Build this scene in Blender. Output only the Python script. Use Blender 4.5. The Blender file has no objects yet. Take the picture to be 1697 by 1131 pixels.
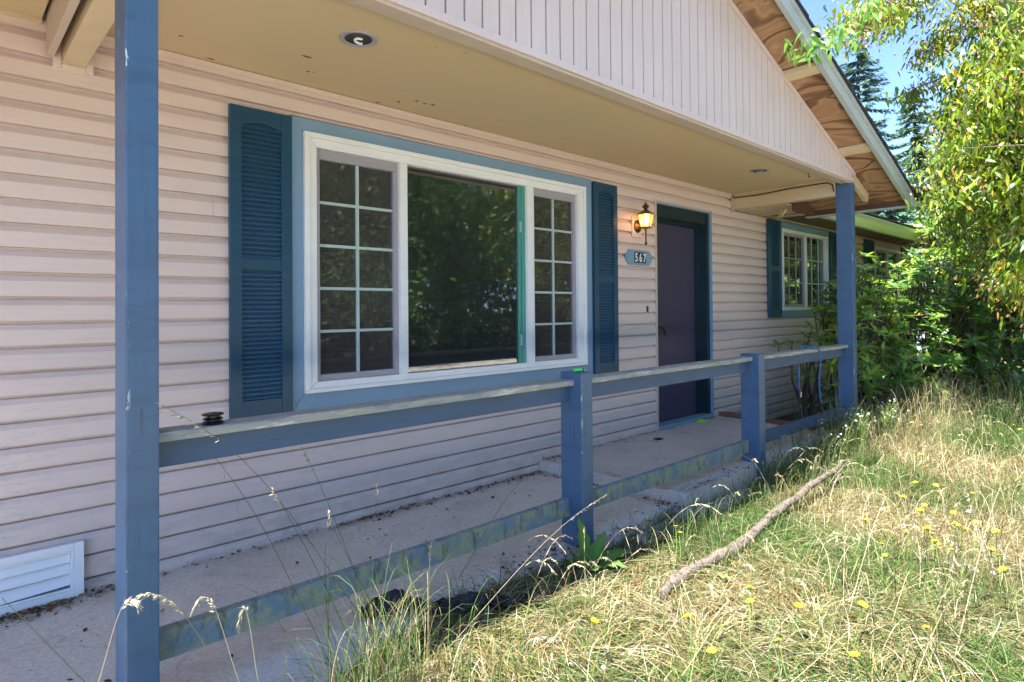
import bpy, bmesh, math, random
import numpy as np
from mathutils import Vector, Matrix, noise as mnoise
random.seed(7); rng = np.random.default_rng(7)
S = bpy.context.scene; C = S.collection
R = math.radians

# ---------------------------------------------------------------- camera, world, sun, exposure
F_PX, W_PX, CX, CY = 1019.36, 1697.0, 848.5, 501.86
CAM = Vector((0, -3.25, 1.215))
yaw, pitch, roll = 0.815674, 0.0110197, -0.00836643
fw = Vector((math.cos(yaw)*math.cos(pitch), math.sin(yaw)*math.cos(pitch), math.sin(pitch)))
r0 = Vector((math.sin(yaw), -math.cos(yaw), 0)); u0 = r0.cross(fw)
rt = r0*math.cos(roll) + u0*math.sin(roll); up = -r0*math.sin(roll) + u0*math.cos(roll)
cd = bpy.data.cameras.new('camera'); cam = bpy.data.objects.new('camera', cd); C.objects.link(cam)
cd.sensor_width = 36; cd.lens = 36*F_PX/W_PX; cd.shift_y = (CY-565.5)/W_PX
cd.clip_start = 0.05; cd.clip_end = 2000
m = Matrix((rt, up, -fw)).transposed().to_4x4(); m.translation = CAM; cam.matrix_world = m
S.camera = cam
def at(px, py, Y=None, X=None, Z=None):            # a point of the place on the plane Y, X or Z
    d = fw + rt*((px-CX)/F_PX) - up*((py-CY)/F_PX)
    t = (Y-CAM.y)/d.y if Y is not None else ((X-CAM.x)/d.x if X is not None else (Z-CAM.z)/d.z)
    return CAM + d*t

SUN_EL, SUN_AZ = R(64), math.atan2(-1.0, -0.06)     # azimuth from +Y towards +X
w = bpy.data.worlds.new('World'); S.world = w; w.use_nodes = True
nt = w.node_tree; sky = nt.nodes.new('ShaderNodeTexSky'); sky.sky_type = 'NISHITA'; sky.sun_disc = False
sky.sun_elevation = SUN_EL; sky.sun_rotation = SUN_AZ; sky.ozone_density = 3.0; sky.air_density = 0.5; sky.dust_density = 0.0; sky.altitude = 1500
bg = nt.nodes['Background']; bg.inputs['Strength'].default_value = 0.09; nt.links.new(sky.outputs[0], bg.inputs[0])
sl = bpy.data.lights.new('sun', 'SUN'); sl.energy = 2.95; sl.angle = R(0.6); sl.color = (1, .95, .86)
so = bpy.data.objects.new('sun', sl); C.objects.link(so)
sdir = Vector((math.sin(SUN_AZ)*math.cos(SUN_EL), math.cos(SUN_AZ)*math.cos(SUN_EL), math.sin(SUN_EL)))
so.rotation_euler = sdir.to_track_quat('Z', 'Y').to_euler(); so.location = (0, 0, 20)
S.view_settings.view_transform = 'Standard'; S.view_settings.look = 'None'; S.view_settings.gamma = 1
S.view_settings.exposure = 3.08
S.view_settings.use_curve_mapping = False
S.cycles.max_bounces = 8; S.cycles.diffuse_bounces = 5; S.cycles.transparent_max_bounces = 12

# ---------------------------------------------------------------- materials
def newmat(name):
    mt = bpy.data.materials.new(name); mt.use_nodes = True
    t = mt.node_tree; return mt, t, t.nodes['Principled BSDF']
def N(t, typ, **k):
    n = t.nodes.new(typ)
    for a, v in k.items():
        if a.startswith('i_'): n.inputs[a[2:].replace('_', ' ')].default_value = v
        else: setattr(n, a, v)
    return n
def coords(t, scale=(1, 1, 1), kind='geo'):
    if kind == 'geo': src = t.nodes.new('ShaderNodeNewGeometry').outputs['Position']
    else: src = t.nodes.new('ShaderNodeTexCoord').outputs['Object']
    mp = t.nodes.new('ShaderNodeMapping'); mp.inputs['Scale'].default_value = scale
    t.links.new(src, mp.inputs[0]); return mp.outputs[0]
def ramp(t, fac, stops):
    r = t.nodes.new('ShaderNodeValToRGB'); t.links.new(fac, r.inputs[0])
    el = r.color_ramp.elements
    while len(el) < len(stops): el.new(0.5)
    for e, (p, c) in zip(el, stops): e.position = p; e.color = (*c, 1) if len(c) == 3 else c
    return r.outputs[0]
def mixc(t, fac, a, b, mode='MIX'):
    n = t.nodes.new('ShaderNodeMix'); n.data_type = 'RGBA'; n.blend_type = mode
    for s, v in ((n.inputs[0], fac), (n.inputs[6], a), (n.inputs[7], b)):
        if hasattr(v, 'is_linked') or isinstance(v, bpy.types.NodeSocket): t.links.new(v, s)
        else: s.default_value = v if not isinstance(v, tuple) else (*v[:3], 1)
    return n.outputs[2]
def noise(t, vec, scale, detail=4, rough=.55, dist=0):
    n = t.nodes.new('ShaderNodeTexNoise'); n.inputs['Scale'].default_value = scale
    n.inputs['Detail'].default_value = detail; n.inputs['Roughness'].default_value = rough
    n.inputs['Distortion'].default_value = dist
    t.links.new(vec, n.inputs['Vector']); return n.outputs['Fac']
def bump(t, b, h, strength=.3, dist=.002):
    n = t.nodes.new('ShaderNodeBump'); n.inputs['Strength'].default_value = strength
    n.inputs['Distance'].default_value = dist; t.links.new(h, n.inputs['Height']); t.links.new(n.outputs[0], b.inputs['Normal'])
def tint(c, k): return tuple(min(1, x*k) for x in c)

def painted(name, col, rough=.5, grain=(6, 6, 60), wear=None, wearcol=None, dirt=.0, dirtcol=(.12, .1, .07), bs=.25, lo=.62):
    mt, t, b = newmat(name)
    v = coords(t); n1 = noise(t, v, 1.7, 5); n2 = noise(t, coords(t, grain), 1.0, 4, .6)
    c = mixc(t, n1, tint(col, .88), tint(col, 1.1))
    c = mixc(t, ramp(t, n2, [(.3, (0, 0, 0)), (.7, (.35, .35, .35))]), c, tint(col, .8))
    if dirt:
        c = mixc(t, ramp(t, noise(t, coords(t, (3, 3, 14)), 1.0, 6, .65), [(.5, (0, 0, 0)), (.75, (dirt,)*3)]), c, dirtcol)
    if wear:
        c = mixc(t, ramp(t, noise(t, coords(t, wear), 1.0, 6, .7), [(lo, (0, 0, 0)), (lo+.03, (1, 1, 1))]), c, wearcol)
        # long dark drips and checks in the timber
        c = mixc(t, ramp(t, noise(t, coords(t, tuple(q*(1.8 if q > 12 else .6) for q in wear)), 1.0, 5, .7), [(.60, (0, 0, 0)), (.68, (.6, .6, .6))]), c, tint(col, .35))
    t.links.new(c, b.inputs['Base Color']); b.inputs['Roughness'].default_value = rough
    bump(t, b, n2, bs, .0015); return mt

M = {}
def siding_mat():
    mt, t, b = newmat('siding_paint')
    base = (.65, .52, .465)
    v = coords(t); n1 = noise(t, v, 1.3, 5); n2 = noise(t, coords(t, (3, 3, 70)), 1.0, 5, .6)
    c = mixc(t, n1, tint(base, .92), tint(base, 1.06))
    c = mixc(t, ramp(t, n2, [(.35, (0, 0, 0)), (.75, (.4, .4, .4))]), c, tint(base, .86))
    # grey grime drifting along each board
    g = noise(t, coords(t, (1.6, 1, 26)), 1.0, 6, .7)
    c = mixc(t, ramp(t, g, [(.55, (0, 0, 0)), (.75, (.35, .35, .35))]), c, (.33, .28, .27))
    sep = t.nodes.new('ShaderNodeSeparateXYZ'); geo = t.nodes.new('ShaderNodeNewGeometry'); t.links.new(geo.outputs['Position'], sep.inputs[0])
    mx = N(t, 'ShaderNodeMapRange'); mx.inputs[1].default_value = .55; mx.inputs[2].default_value = .2; t.links.new(sep.outputs['X'], mx.inputs[0])
    mz = N(t, 'ShaderNodeMapRange'); mz.inputs[1].default_value = 1.0; mz.inputs[2].default_value = .75; t.links.new(sep.outputs['Z'], mz.inputs[0])
    mu = N(t, 'ShaderNodeMath', operation='MULTIPLY'); t.links.new(mx.outputs[0], mu.inputs[0]); t.links.new(mz.outputs[0], mu.inputs[1])
    mlow = N(t, 'ShaderNodeMapRange'); mlow.inputs[1].default_value = .32; mlow.inputs[2].default_value = 0; t.links.new(sep.outputs['Z'], mlow.inputs[0])
    spl = N(t, 'ShaderNodeMath', operation='MULTIPLY'); t.links.new(mlow.outputs[0], spl.inputs[0]); t.links.new(ramp(t, noise(t, coords(t, (6, 6, 14)), 1.0, 7, .75), [(.45, (0, 0, 0)), (.68, (.75, .75, .75))]), spl.inputs[1])
    c = mixc(t, spl.outputs[0], c, (.30, .25, .21))
    p = noise(t, coords(t, (9, 5, 55)), 1.0, 7, .75)
    pr = ramp(t, p, [(.53, (0, 0, 0)), (.55, (1, 1, 1))])
    m2 = N(t, 'ShaderNodeMath', operation='MULTIPLY'); t.links.new(pr, m2.inputs[0]); t.links.new(mu.outputs[0], m2.inputs[1])
    c = mixc(t, m2.outputs[0], c, mixc(t, noise(t, coords(t, (20, 5, 90)), 1.0, 5, .7), (.30, .265, .24), (.74, .66, .60)))
    t.links.new(c, b.inputs['Base Color']); b.inputs['Roughness'].default_value = .5
    bump(t, b, n2, .35, .0012); return mt
M['siding'] = siding_mat()
M['gable'] = painted('gable_paint', (.60, .50, .47), .5, (60, 60, 3))
M['post'] = painted('post_blue', (.058, .118, .205), .42, (60, 60, 2.5), (34, 34, 5), (.42, .46, .5), .45, (.03, .05, .09), .6, .69)
M['rail'] = painted('rail_blue', (.05, .098, .185), .5, (3, 40, 60), (8, 30, 30), (.4, .45, .5), .5, (.03, .06, .09), .6, .70)
M['shutter'] = painted('shutter_teal', (.007, .052, .10), .38, (40, 40, 4), dirt=.25, dirtcol=(.05, .12, .18))
M['slat'] = painted('louvre_slat_skylit', (.035, .10, .17), .4)  # sky light on the tilted slats painted in as a paler blue
M['trimblue'] = painted('trim_light_blue', (.185, .30, .41), .45, (5, 5, 5), dirt=.15, dirtcol=(.15, .2, .22))
M['white'] = painted('vinyl_white', (.78, .77, .75), .35, (5, 5, 5), dirt=.18, dirtcol=(.5, .47, .42), bs=.05)
M['screenframe'] = painted('screen_frame_grey', (.33, .31, .33), .45)
M['muntin'] = painted('muntin_pale', (.42, .50, .47), .4)
M['beige'] = painted('beam_beige', (.58, .455, .29), .5, (5, 5, 30), dirt=.12)
M['cream'] = painted('trim_cream', (.50, .40, .33), .5)
M['teal'] = painted('jamb_teal', (.006, .024, .03), .3)
M['tealsash'] = painted('sash_seafoam', (.08, .31, .245), .4)
M['black'] = painted('black_metal', (.012, .012, .013), .35)
M['gutter'] = painted('gutter_foliage_green', (.44, .52, .36), .3, (2, 2, 2), dirt=.25, dirtcol=(.22, .27, .15), bs=.05)  # green of reflected foliage is put into the base colour
M['fascia'] = painted('fascia_pale', (.40, .44, .44), .4, (3, 3, 3), dirt=.2, dirtcol=(.25, .26, .25), bs=.08)
M['brownwood'] = painted('raw_brown_wood', (.11, .055, .032), .75, (12, 12, 60), dirt=.5, dirtcol=(.03, .02, .015), bs=.5)
M['rotboard'] = painted('rotten_red_board', (.24, .095, .05), .8, (40, 8, 60), dirt=.6, dirtcol=(.05, .03, .02), bs=.8)
M['brass'] = painted('antique_brass', (.16, .10, .045), .32, (20, 20, 20)); M['brass'].node_tree.nodes['Principled BSDF'].inputs['Metallic'].default_value = .8
M['ventwhite'] = painted('vent_white', (.80, .80, .80), .4, dirt=.1, dirtcol=(.5, .47, .42))
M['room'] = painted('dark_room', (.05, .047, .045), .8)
M['blind'] = painted('blind_ivory', (.45, .43, .25), .6)
M['green_plastic'] = painted('green_plastic', (.05, .75, .10), .3)
M['lime'] = painted('lime_scrap', (.35, .95, .05), .45)
M['steel'] = painted('bright_steel', (.6, .6, .6), .25); M['steel'].node_tree.nodes['Principled BSDF'].inputs['Metallic'].default_value = 1
M['bluecord'] = painted('blue_cord', (.008, .13, .38), .45, (200, 200, 200))
M['digit'] = painted('digit_white', (.85, .85, .82), .4)
M['neighbour'] = painted('neighbour_white', (.30, .33, .38), .5)
M['rooffelt'] = painted('shingle_dark', (.028, .028, .032), .9, (40, 40, 40), bs=.8)
M['bark'] = painted('bark_grey', (.16, .125, .10), .85, (20, 20, 8), bs=1.0)
M['barkdark'] = painted('bark_dark', (.055, .04, .03), .85, (30, 30, 10), bs=1.0)

def chips(mt):      # flaked paint along the outer corner of the nearest post
    t = mt.node_tree; b = t.nodes['Principled BSDF']; old = b.inputs['Base Color'].links[0].from_socket
    tc = t.nodes.new('ShaderNodeTexCoord'); sp = t.nodes.new('ShaderNodeSeparateXYZ'); t.links.new(tc.outputs['Object'], sp.inputs[0])
    a = N(t, 'ShaderNodeMapRange'); a.inputs[1].default_value = -.030; a.inputs[2].default_value = -.040; t.links.new(sp.outputs['X'], a.inputs[0])
    c_ = N(t, 'ShaderNodeMapRange'); c_.inputs[1].default_value = -.066; c_.inputs[2].default_value = -.070; t.links.new(sp.outputs['Y'], c_.inputs[0])
    z = ramp(t, noise(t, coords(t, (50, 50, 11)), 1.0, 5, .65), [(.635, (0, 0, 0)), (.65, (1, 1, 1))])
    m1 = N(t, 'ShaderNodeMath', operation='MULTIPLY'); t.links.new(a.outputs[0], m1.inputs[0]); t.links.new(c_.outputs[0], m1.inputs[1])
    m2 = N(t, 'ShaderNodeMath', operation='MULTIPLY'); t.links.new(m1.outputs[0], m2.inputs[0]); t.links.new(z, m2.inputs[1])
    t.links.new(mixc(t, m2.outputs[0], old, (.62, .64, .62)), b.inputs['Base Color'])
chips(M['post'])
def ceiling_mat():
    mt, t, b = newmat('porch_ceiling_paint'); v = coords(t)
    n1 = noise(t, v, 1.1, 4)
    c = mixc(t, n1, (.50, .385, .225), (.55, .43, .265))
    p = noise(t, coords(t, (26, 60, 1)), 1.0, 3, .5)
    q = noise(t, coords(t, (2.2, 2.2, 1)), 1.0, 2, .5)
    mk = N(t, 'ShaderNodeMath', operation='MULTIPLY'); t.links.new(ramp(t, p, [(.74, (0, 0, 0)), (.75, (1, 1, 1))]), mk.inputs[0])
    t.links.new(ramp(t, q, [(.54, (0, 0, 0)), (.56, (1, 1, 1))]), mk.inputs[1])
    c = mixc(t, mk.outputs[0], c, (.03, .02, .012))
    t.links.new(c, b.inputs['Base Color']); b.inputs['Roughness'].default_value = .75
    bump(t, b, noise(t, v, 90, 3), .12, .001); return mt
M['ceiling'] = ceiling_mat()

def concrete(name, a, bcol, blue=0.):
    mt, t, b = newmat(name); v = coords(t)
    n1 = noise(t, v, 1.6, 6, .6); n2 = noise(t, v, 60, 5, .7); n3 = noise(t, v, 6, 6, .7)
    c = mixc(t, n1, a, bcol)
    c = mixc(t, ramp(t, n2, [(.35, (.5, .5, .5)), (.6, (0, 0, 0))]), c, tint(a, .55))
    c = mixc(t, ramp(t, n3, [(.55, (0, 0, 0)), (.72, (.45, .45, .45))]), c, tint(a, .62))
    # damp stains, and hairline cracks
    c = mixc(t, ramp(t, noise(t, v, 2.6, 7, .7, .6), [(.50, (0, 0, 0)), (.66, (.4, .4, .4))]), c, tint(a, .6))
    ck = t.nodes.new('ShaderNodeTexVoronoi'); ck.feature = 'DISTANCE_TO_EDGE'; ck.inputs['Scale'].default_value = .9
    wv = t.nodes.new('ShaderNodeVectorMath'); wv.operation = 'ADD'; nz = t.nodes.new('ShaderNodeTexNoise'); nz.inputs['Scale'].default_value = 4; nz.inputs['Detail'].default_value = 5
    sc_ = t.nodes.new('ShaderNodeVectorMath'); sc_.operation = 'SCALE'; sc_.inputs['Scale'].default_value = .25; t.links.new(v, nz.inputs['Vector']); t.links.new(nz.outputs['Color'], sc_.inputs[0])
    t.links.new(v, wv.inputs[0]); t.links.new(sc_.outputs[0], wv.inputs[1]); t.links.new(wv.outputs[0], ck.inputs['Vector'])
    c = mixc(t, ramp(t, ck.outputs['Distance'], [(.0, (.3, .3, .3)), (.004, (0, 0, 0))]), c, (.10, .085, .07))
    vo = t.nodes.new('ShaderNodeTexVoronoi'); vo.inputs['Scale'].default_value = 38; t.links.new(v, vo.inputs['Vector'])
    c = mixc(t, ramp(t, vo.outputs['Distance'], [(.04, (.4, .4, .4)), (.09, (0, 0, 0))]), c, (.11, .09, .07))
    t.links.new(c, b.inputs['Base Color']); b.inputs['Roughness'].default_value = .85
    bump(t, b, n2, .5, .003); return mt
M['concrete'] = concrete('old_concrete', (.62, .555, .48), (.76, .69, .605))
M['concrete2'] = concrete('door_slab_concrete', (.54, .475, .42), (.68, .605, .54))

def capwood():
    mt, t, b = newmat('weathered_cap_wood')
    n1 = noise(t, coords(t, (2, 30, 30)), 1.0, 6, .7); n2 = noise(t, coords(t, (7, 22, 22)), 1.0, 6, .7)
    c = mixc(t, n1, (.24, .235, .21), (.42, .40, .34))
    c = mixc(t, ramp(t, n2, [(.52, (0, 0, 0)), (.60, (.5, .5, .5))]), c, (.14, .19, .25))
    c = mixc(t, ramp(t, noise(t, coords(t, (5, 40, 40)), 1.3, 6, .7), [(.56, (0, 0, 0)), (.62, (.9, .9, .9))]), c, (.60, .56, .46))
    c = mixc(t, ramp(t, noise(t, coords(t, (1.5, 9, 9)), 1.0, 4, .6), [(.55, (0, 0, 0)), (.75, (.7, .7, .7))]), c, (.27, .28, .10))
    t.links.new(c, b.inputs['Base Color']); b.inputs['Roughness'].default_value = .85
    bump(t, b, n1, .8, .003); return mt
M['cap'] = capwood()
def mossrail():
    mt, t, b = newmat('mildewed_rail_paint')
    n = noise(t, coords(t, (9, 9, 9)), 1.0, 8, .75, .3); n1 = noise(t, coords(t, (60, 20, 9)), 1.0, 7, .75)
    c = mixc(t, n1, (.12, .185, .25), (.18, .24, .27))
    c = mixc(t, ramp(t, n, [(.44, (0, 0, 0)), (.56, (.9, .9, .9))]), c, mixc(t, n1, (.20, .215, .13), (.36, .37, .23)))
    c = mixc(t, ramp(t, noise(t, coords(t, (16, 8, 5)), 1.2, 8, .75, .4), [(.52, (0, 0, 0)), (.62, (.85, .85, .85))]), c, (.075, .085, .06))
    t.links.new(c, b.inputs['Base Color']); b.inputs['Roughness'].default_value = .7
    bump(t, b, n1, .4, .002); return mt
M['moss'] = mossrail()
def plywood():
    mt, t, b = newmat('plywood_grain')
    v = coords(t, (2.6, 1.25, 2.6)); n = noise(t, v, 1.15, 2, .45, .9)
    mu = N(t, 'ShaderNodeMath', operation='MULTIPLY'); mu.inputs[1].default_value = 30; t.links.new(n, mu.inputs[0])
    si = N(t, 'ShaderNodeMath', operation='SINE'); t.links.new(mu.outputs[0], si.inputs[0])
    f = N(t, 'ShaderNodeMapRange'); f.inputs[1].default_value = -1; f.inputs[2].default_value = 1; t.links.new(si.outputs[0], f.inputs[0])
    c = ramp(t, f.outputs[0], [(.0, (.34, .19, .10)), (.5, (.44, .27, .15)), (.8, (.26, .135, .07)), (1, (.12, .058, .03))])
    fine = noise(t, coords(t, (60, 6, 60)), 1.0, 4, .6)
    c = mixc(t, ramp(t, fine, [(.4, (0, 0, 0)), (.8, (.5, .5, .5))]), c, (.16, .08, .045))
    c = mixc(t, ramp(t, noise(t, coords(t), .9, 3), [(.4, (0, 0, 0)), (.7, (.5, .5, .5))]), c, (.34, .20, .11))
    t.links.new(c, b.inputs['Base Color']); b.inputs['Roughness'].default_value = .7; return mt
M['ply'] = plywood()
def glass(name, tintc, transp, rough=.02, ior=1.5, veil=(.085, .072, .068)):
    mt = bpy.data.materials.new(name); mt.use_nodes = True; t = mt.node_tree; t.nodes.clear()
    o = t.nodes.new('ShaderNodeOutputMaterial'); mx = t.nodes.new('ShaderNodeMixShader')
    fr = t.nodes.new('ShaderNodeFresnel'); fr.inputs[0].default_value = ior
    g = t.nodes.new('ShaderNodeBsdfGlossy'); g.inputs['Roughness'].default_value = rough; g.inputs['Color'].default_value = (.95, .97, 1, 1)
    tr = t.nodes.new('ShaderNodeBsdfTransparent'); tr.inputs[0].default_value = (*tintc, 1)
    if transp < 1:
        d = t.nodes.new('ShaderNodeBsdfDiffuse'); d.inputs[0].default_value = (*veil, 1)
        m2 = t.nodes.new('ShaderNodeMixShader'); m2.inputs[0].default_value = transp
        t.links.new(d.outputs[0], m2.inputs[1]); t.links.new(tr.outputs[0], m2.inputs[2]); base = m2.outputs[0]
    else: base = tr.outputs[0]
    t.links.new(fr.outputs[0], mx.inputs[0]); t.links.new(base, mx.inputs[1]); t.links.new(g.outputs[0], mx.inputs[2])
    t.links.new(mx.outputs[0], o.inputs[0]); return mt
M['glass'] = glass('window_glass', (.85, .92, .88), .92, .03, 2.2, (.26, .29, .25))  # grey green diffuse share paints paler, hazier reflections into the glass
M['screenglass'] = glass('screened_glass', (.6, .6, .6), .45, .03, 1.75)
M['lampglass'] = glass('lamp_glass', (1, .66, .26), .55, .05, 1.45)
_t = M['lampglass'].node_tree; _d = [n for n in _t.nodes if n.type == 'BSDF_DIFFUSE'][0]; _s = _d.outputs[0].links[0].to_socket
_tr = _t.nodes.new('ShaderNodeBsdfTranslucent'); _tr.inputs[0].default_value = (1, .62, .22, 1); _t.links.new(_tr.outputs[0], _s); _t.nodes.remove(_d)

def leafmat(name, rough=.45, transl=.35, spec=.5):
    mt, t, b = newmat(name)
    a = t.nodes.new('ShaderNodeAttribute'); a.attribute_name = 'col'
    t.links.new(a.outputs['Color'], b.inputs['Base Color']); b.inputs['Roughness'].default_value = rough
    b.inputs['Specular IOR Level'].default_value = spec
    tr = t.nodes.new('ShaderNodeBsdfTranslucent')
    hs = t.nodes.new('ShaderNodeHueSaturation'); hs.inputs['Value'].default_value = 1.6; hs.inputs['Saturation'].default_value = 1.1
    t.links.new(a.outputs['Color'], hs.inputs['Color']); t.links.new(hs.outputs[0], tr.inputs[0])
    mx = t.nodes.new('ShaderNodeMixShader'); mx.inputs[0].default_value = transl
    t.links.new(b.outputs[0], mx.inputs[1]); t.links.new(tr.outputs[0], mx.inputs[2])
    t.links.new(mx.outputs[0], t.nodes['Material Output'].inputs[0]); return mt
M['leaf'] = leafmat('tree_leaf'); M['rleaf'] = leafmat('glossy_leaf', .28, .2, .7)
M['blade'] = leafmat('grass_blade', .6, .3, .3); M['needle'] = leafmat('needle', .6, .15, .3); M['straw'] = leafmat('dry_litter', .8, .1, .2)
def groundmat():
    mt, t, b = newmat('lawn_soil'); v = coords(t)
    n1 = noise(t, v, 1.4, 6, .65); n2 = noise(t, v, 28, 6, .7)
    c = mixc(t, n1, (.065, .065, .025), (.14, .11, .055))
    c = mixc(t, ramp(t, n2, [(.4, (0, 0, 0)), (.65, (.8, .8, .8))]), c, (.08, .085, .03))
    t.links.new(c, b.inputs['Base Color']); b.inputs['Roughness'].default_value = .95
    bump(t, b, n2, .8, .02); return mt
M['ground'] = groundmat()
M['soil'] = painted('bed_soil', (.075, .05, .035), .95, (30, 30, 30), bs=1)
def bagmat():
    mt, t, b = newmat('black_plastic'); b.inputs['Base Color'].default_value = (.012, .012, .014, 1); b.inputs['Roughness'].default_value = .14
    bump(t, b, noise(t, coords(t, (14, 30, 30)), 1.5, 5, .6, 1), .9, .02); return mt
M['bag'] = bagmat()
def logmat():
    mt, t, b = newmat('dead_branch_bark'); v = coords(t)
    n = noise(t, coords(t, (26, 40, 40)), 1.0, 7, .75)
    c = mixc(t, noise(t, v, 11, 6, .75), (.08, .065, .052), (.20, .165, .14))
    c = mixc(t, ramp(t, n, [(.52, (0, 0, 0)), (.57, (.9, .9, .9))]), c, (.04, .032, .028))
    t.links.new(c, b.inputs['Base Color']); b.inputs['Roughness'].default_value = .85; bump(t, b, n, 1, .006); return mt
M['log'] = logmat()
def doormat_():
    mt, t, b = newmat('door_purple'); v = coords(t)
    c = mixc(t, noise(t, v, 2, 4), (.046, .037, .072), (.058, .048, .088))
    s = noise(t, coords(t, (11, 11, 26)), 1.0, 5, .6, 2)
    c = mixc(t, ramp(t, s, [(.70, (0, 0, 0)), (.73, (.7, .7, .7))]), c, (.3, .28, .38))
    t.links.new(c, b.inputs['Base Color']); b.inputs['Roughness'].default_value = .38; return mt
M['door'] = doormat_()
def emit(name, c, s):
    mt = bpy.data.materials.new(name); mt.use_nodes = True; t = mt.node_tree; t.nodes.clear()
    o = t.nodes.new('ShaderNodeOutputMaterial'); e = t.nodes.new('ShaderNodeEmission'); e.inputs[0].default_value = (*c, 1); e.inputs[1].default_value = s
    t.links.new(e.outputs[0], o.inputs[0]); return mt
M['bulb'] = emit('lit_bulb', (1, .70, .36), 3.2)

# ---------------------------------------------------------------- building helpers
WO = {}
def tag(o, label=None, cat=None, group=None, kind=None):
    if label: o['label'] = label
    if cat: o['category'] = cat
    if group: o['group'] = group
    if kind: o['kind'] = kind
    return o
def thing(name, label, cat, loc, group=None):
    o = bpy.data.objects.new(name, None); C.objects.link(o); o.empty_display_size = .1
    o.location = loc; WO[o] = Vector(loc); tag(o, label, cat, group); return o
class MB:
    def __init__(s): s.v = []; s.f = []
    def add(s, vs, fs):
        n = len(s.v); s.v += [tuple(x) for x in vs]; s.f += [tuple(i+n for i in f) for f in fs]; return s
    def box(s, x0, x1, y0, y1, z0, z1):
        return s.add([(x0, y0, z0), (x1, y0, z0), (x1, y1, z0), (x0, y1, z0), (x0, y0, z1), (x1, y0, z1), (x1, y1, z1), (x0, y1, z1)],
                     [(0, 3, 2, 1), (4, 5, 6, 7), (0, 1, 5, 4), (1, 2, 6, 5), (2, 3, 7, 6), (3, 0, 4, 7)])
    def prism(s, ring0, ring1):
        n = len(ring0)
        return s.add(list(ring0)+list(ring1), [tuple(range(n))[::-1], tuple(range(n, 2*n))] + [(i, (i+1) % n, n+(i+1) % n, n+i) for i in range(n)])
    def tube(s, pts, rad, n=8, cap=True):
        pts = [Vector(p) for p in pts]; k = len(pts)
        if not hasattr(rad, '__len__'): rad = [rad]*k
        vs = []; fs = []; prev = None
        for i, p in enumerate(pts):
            d = (pts[min(i+1, k-1)] - pts[max(i-1, 0)]).normalized()
            a = Vector((0, 0, 1)) if abs(d.z) < .9 else Vector((1, 0, 0))
            if prev is not None: a = prev
            x = (a - d*a.dot(d)).normalized(); prev = x; y = d.cross(x)
            for j in range(n):
                t = 2*math.pi*j/n; vs.append(p + (x*math.cos(t)+y*math.sin(t))*rad[i])
        for i in range(k-1):
            for j in range(n): fs.append((i*n+j, i*n+(j+1) % n, (i+1)*n+(j+1) % n, (i+1)*n+j))
        if cap: fs.append(tuple(range(n))[::-1]); fs.append(tuple((k-1)*n+j for j in range(n)))
        return s.add(vs, fs)
    def lathe(s, c, prof, n=20, axis='z'):
        vs = []; fs = []; c = Vector(c)
        for r, z in prof:
            for j in range(n):
                t = 2*math.pi*j/n; a, b_ = r*math.cos(t), r*math.sin(t)
                vs.append(c + (Vector((a, b_, z)) if axis == 'z' else (Vector((a, -z, b_)) if axis == 'y' else Vector((z, a, b_)))))
        k = len(prof)
        for i in range(k-1):
            for j in range(n): fs.append((i*n+j, i*n+(j+1) % n, (i+1)*n+(j+1) % n, (i+1)*n+j))
        return s.add(vs, fs)
    def build(s, name, mat, parent=None, bevel=0, smooth=False):
        co = np.array(s.v); o3 = Vector(((co[:, 0].min()+co[:, 0].max())/2, (co[:, 1].min()+co[:, 1].max())/2, co[:, 2].min()))
        me = bpy.data.meshes.new(name); me.from_pydata([tuple(Vector(v)-o3) for v in s.v], [], s.f)
        bm = bmesh.new(); bm.from_mesh(me)
        bmesh.ops.recalc_face_normals(bm, faces=bm.faces)
        if bevel: bmesh.ops.bevel(bm, geom=[e for e in bm.edges if e.is_manifold and e.calc_face_angle(0) > .5], offset=bevel, segments=2, affect='EDGES', profile=.6)
        bm.to_mesh(me); bm.free()
        if smooth:
            me.polygons.foreach_set('use_smooth', [True]*len(me.polygons))
            me.set_sharp_from_angle(angle=R(50))
        me.materials.append(mat)
        ob = bpy.data.objects.new(name, me); C.objects.link(ob)
        if parent is not None: ob.parent = parent; ob.location = o3 - WO[parent]
        else: ob.location = o3
        WO[ob] = o3.copy(); return ob
def box(name, mat, parent, x0, x1, y0, y1, z0, z1, bevel=0):
    return MB().box(min(x0, x1), max(x0, x1), min(y0, y1), max(y0, y1), min(z0, z1), max(z0, z1)).build(name, mat, parent, bevel)
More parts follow.
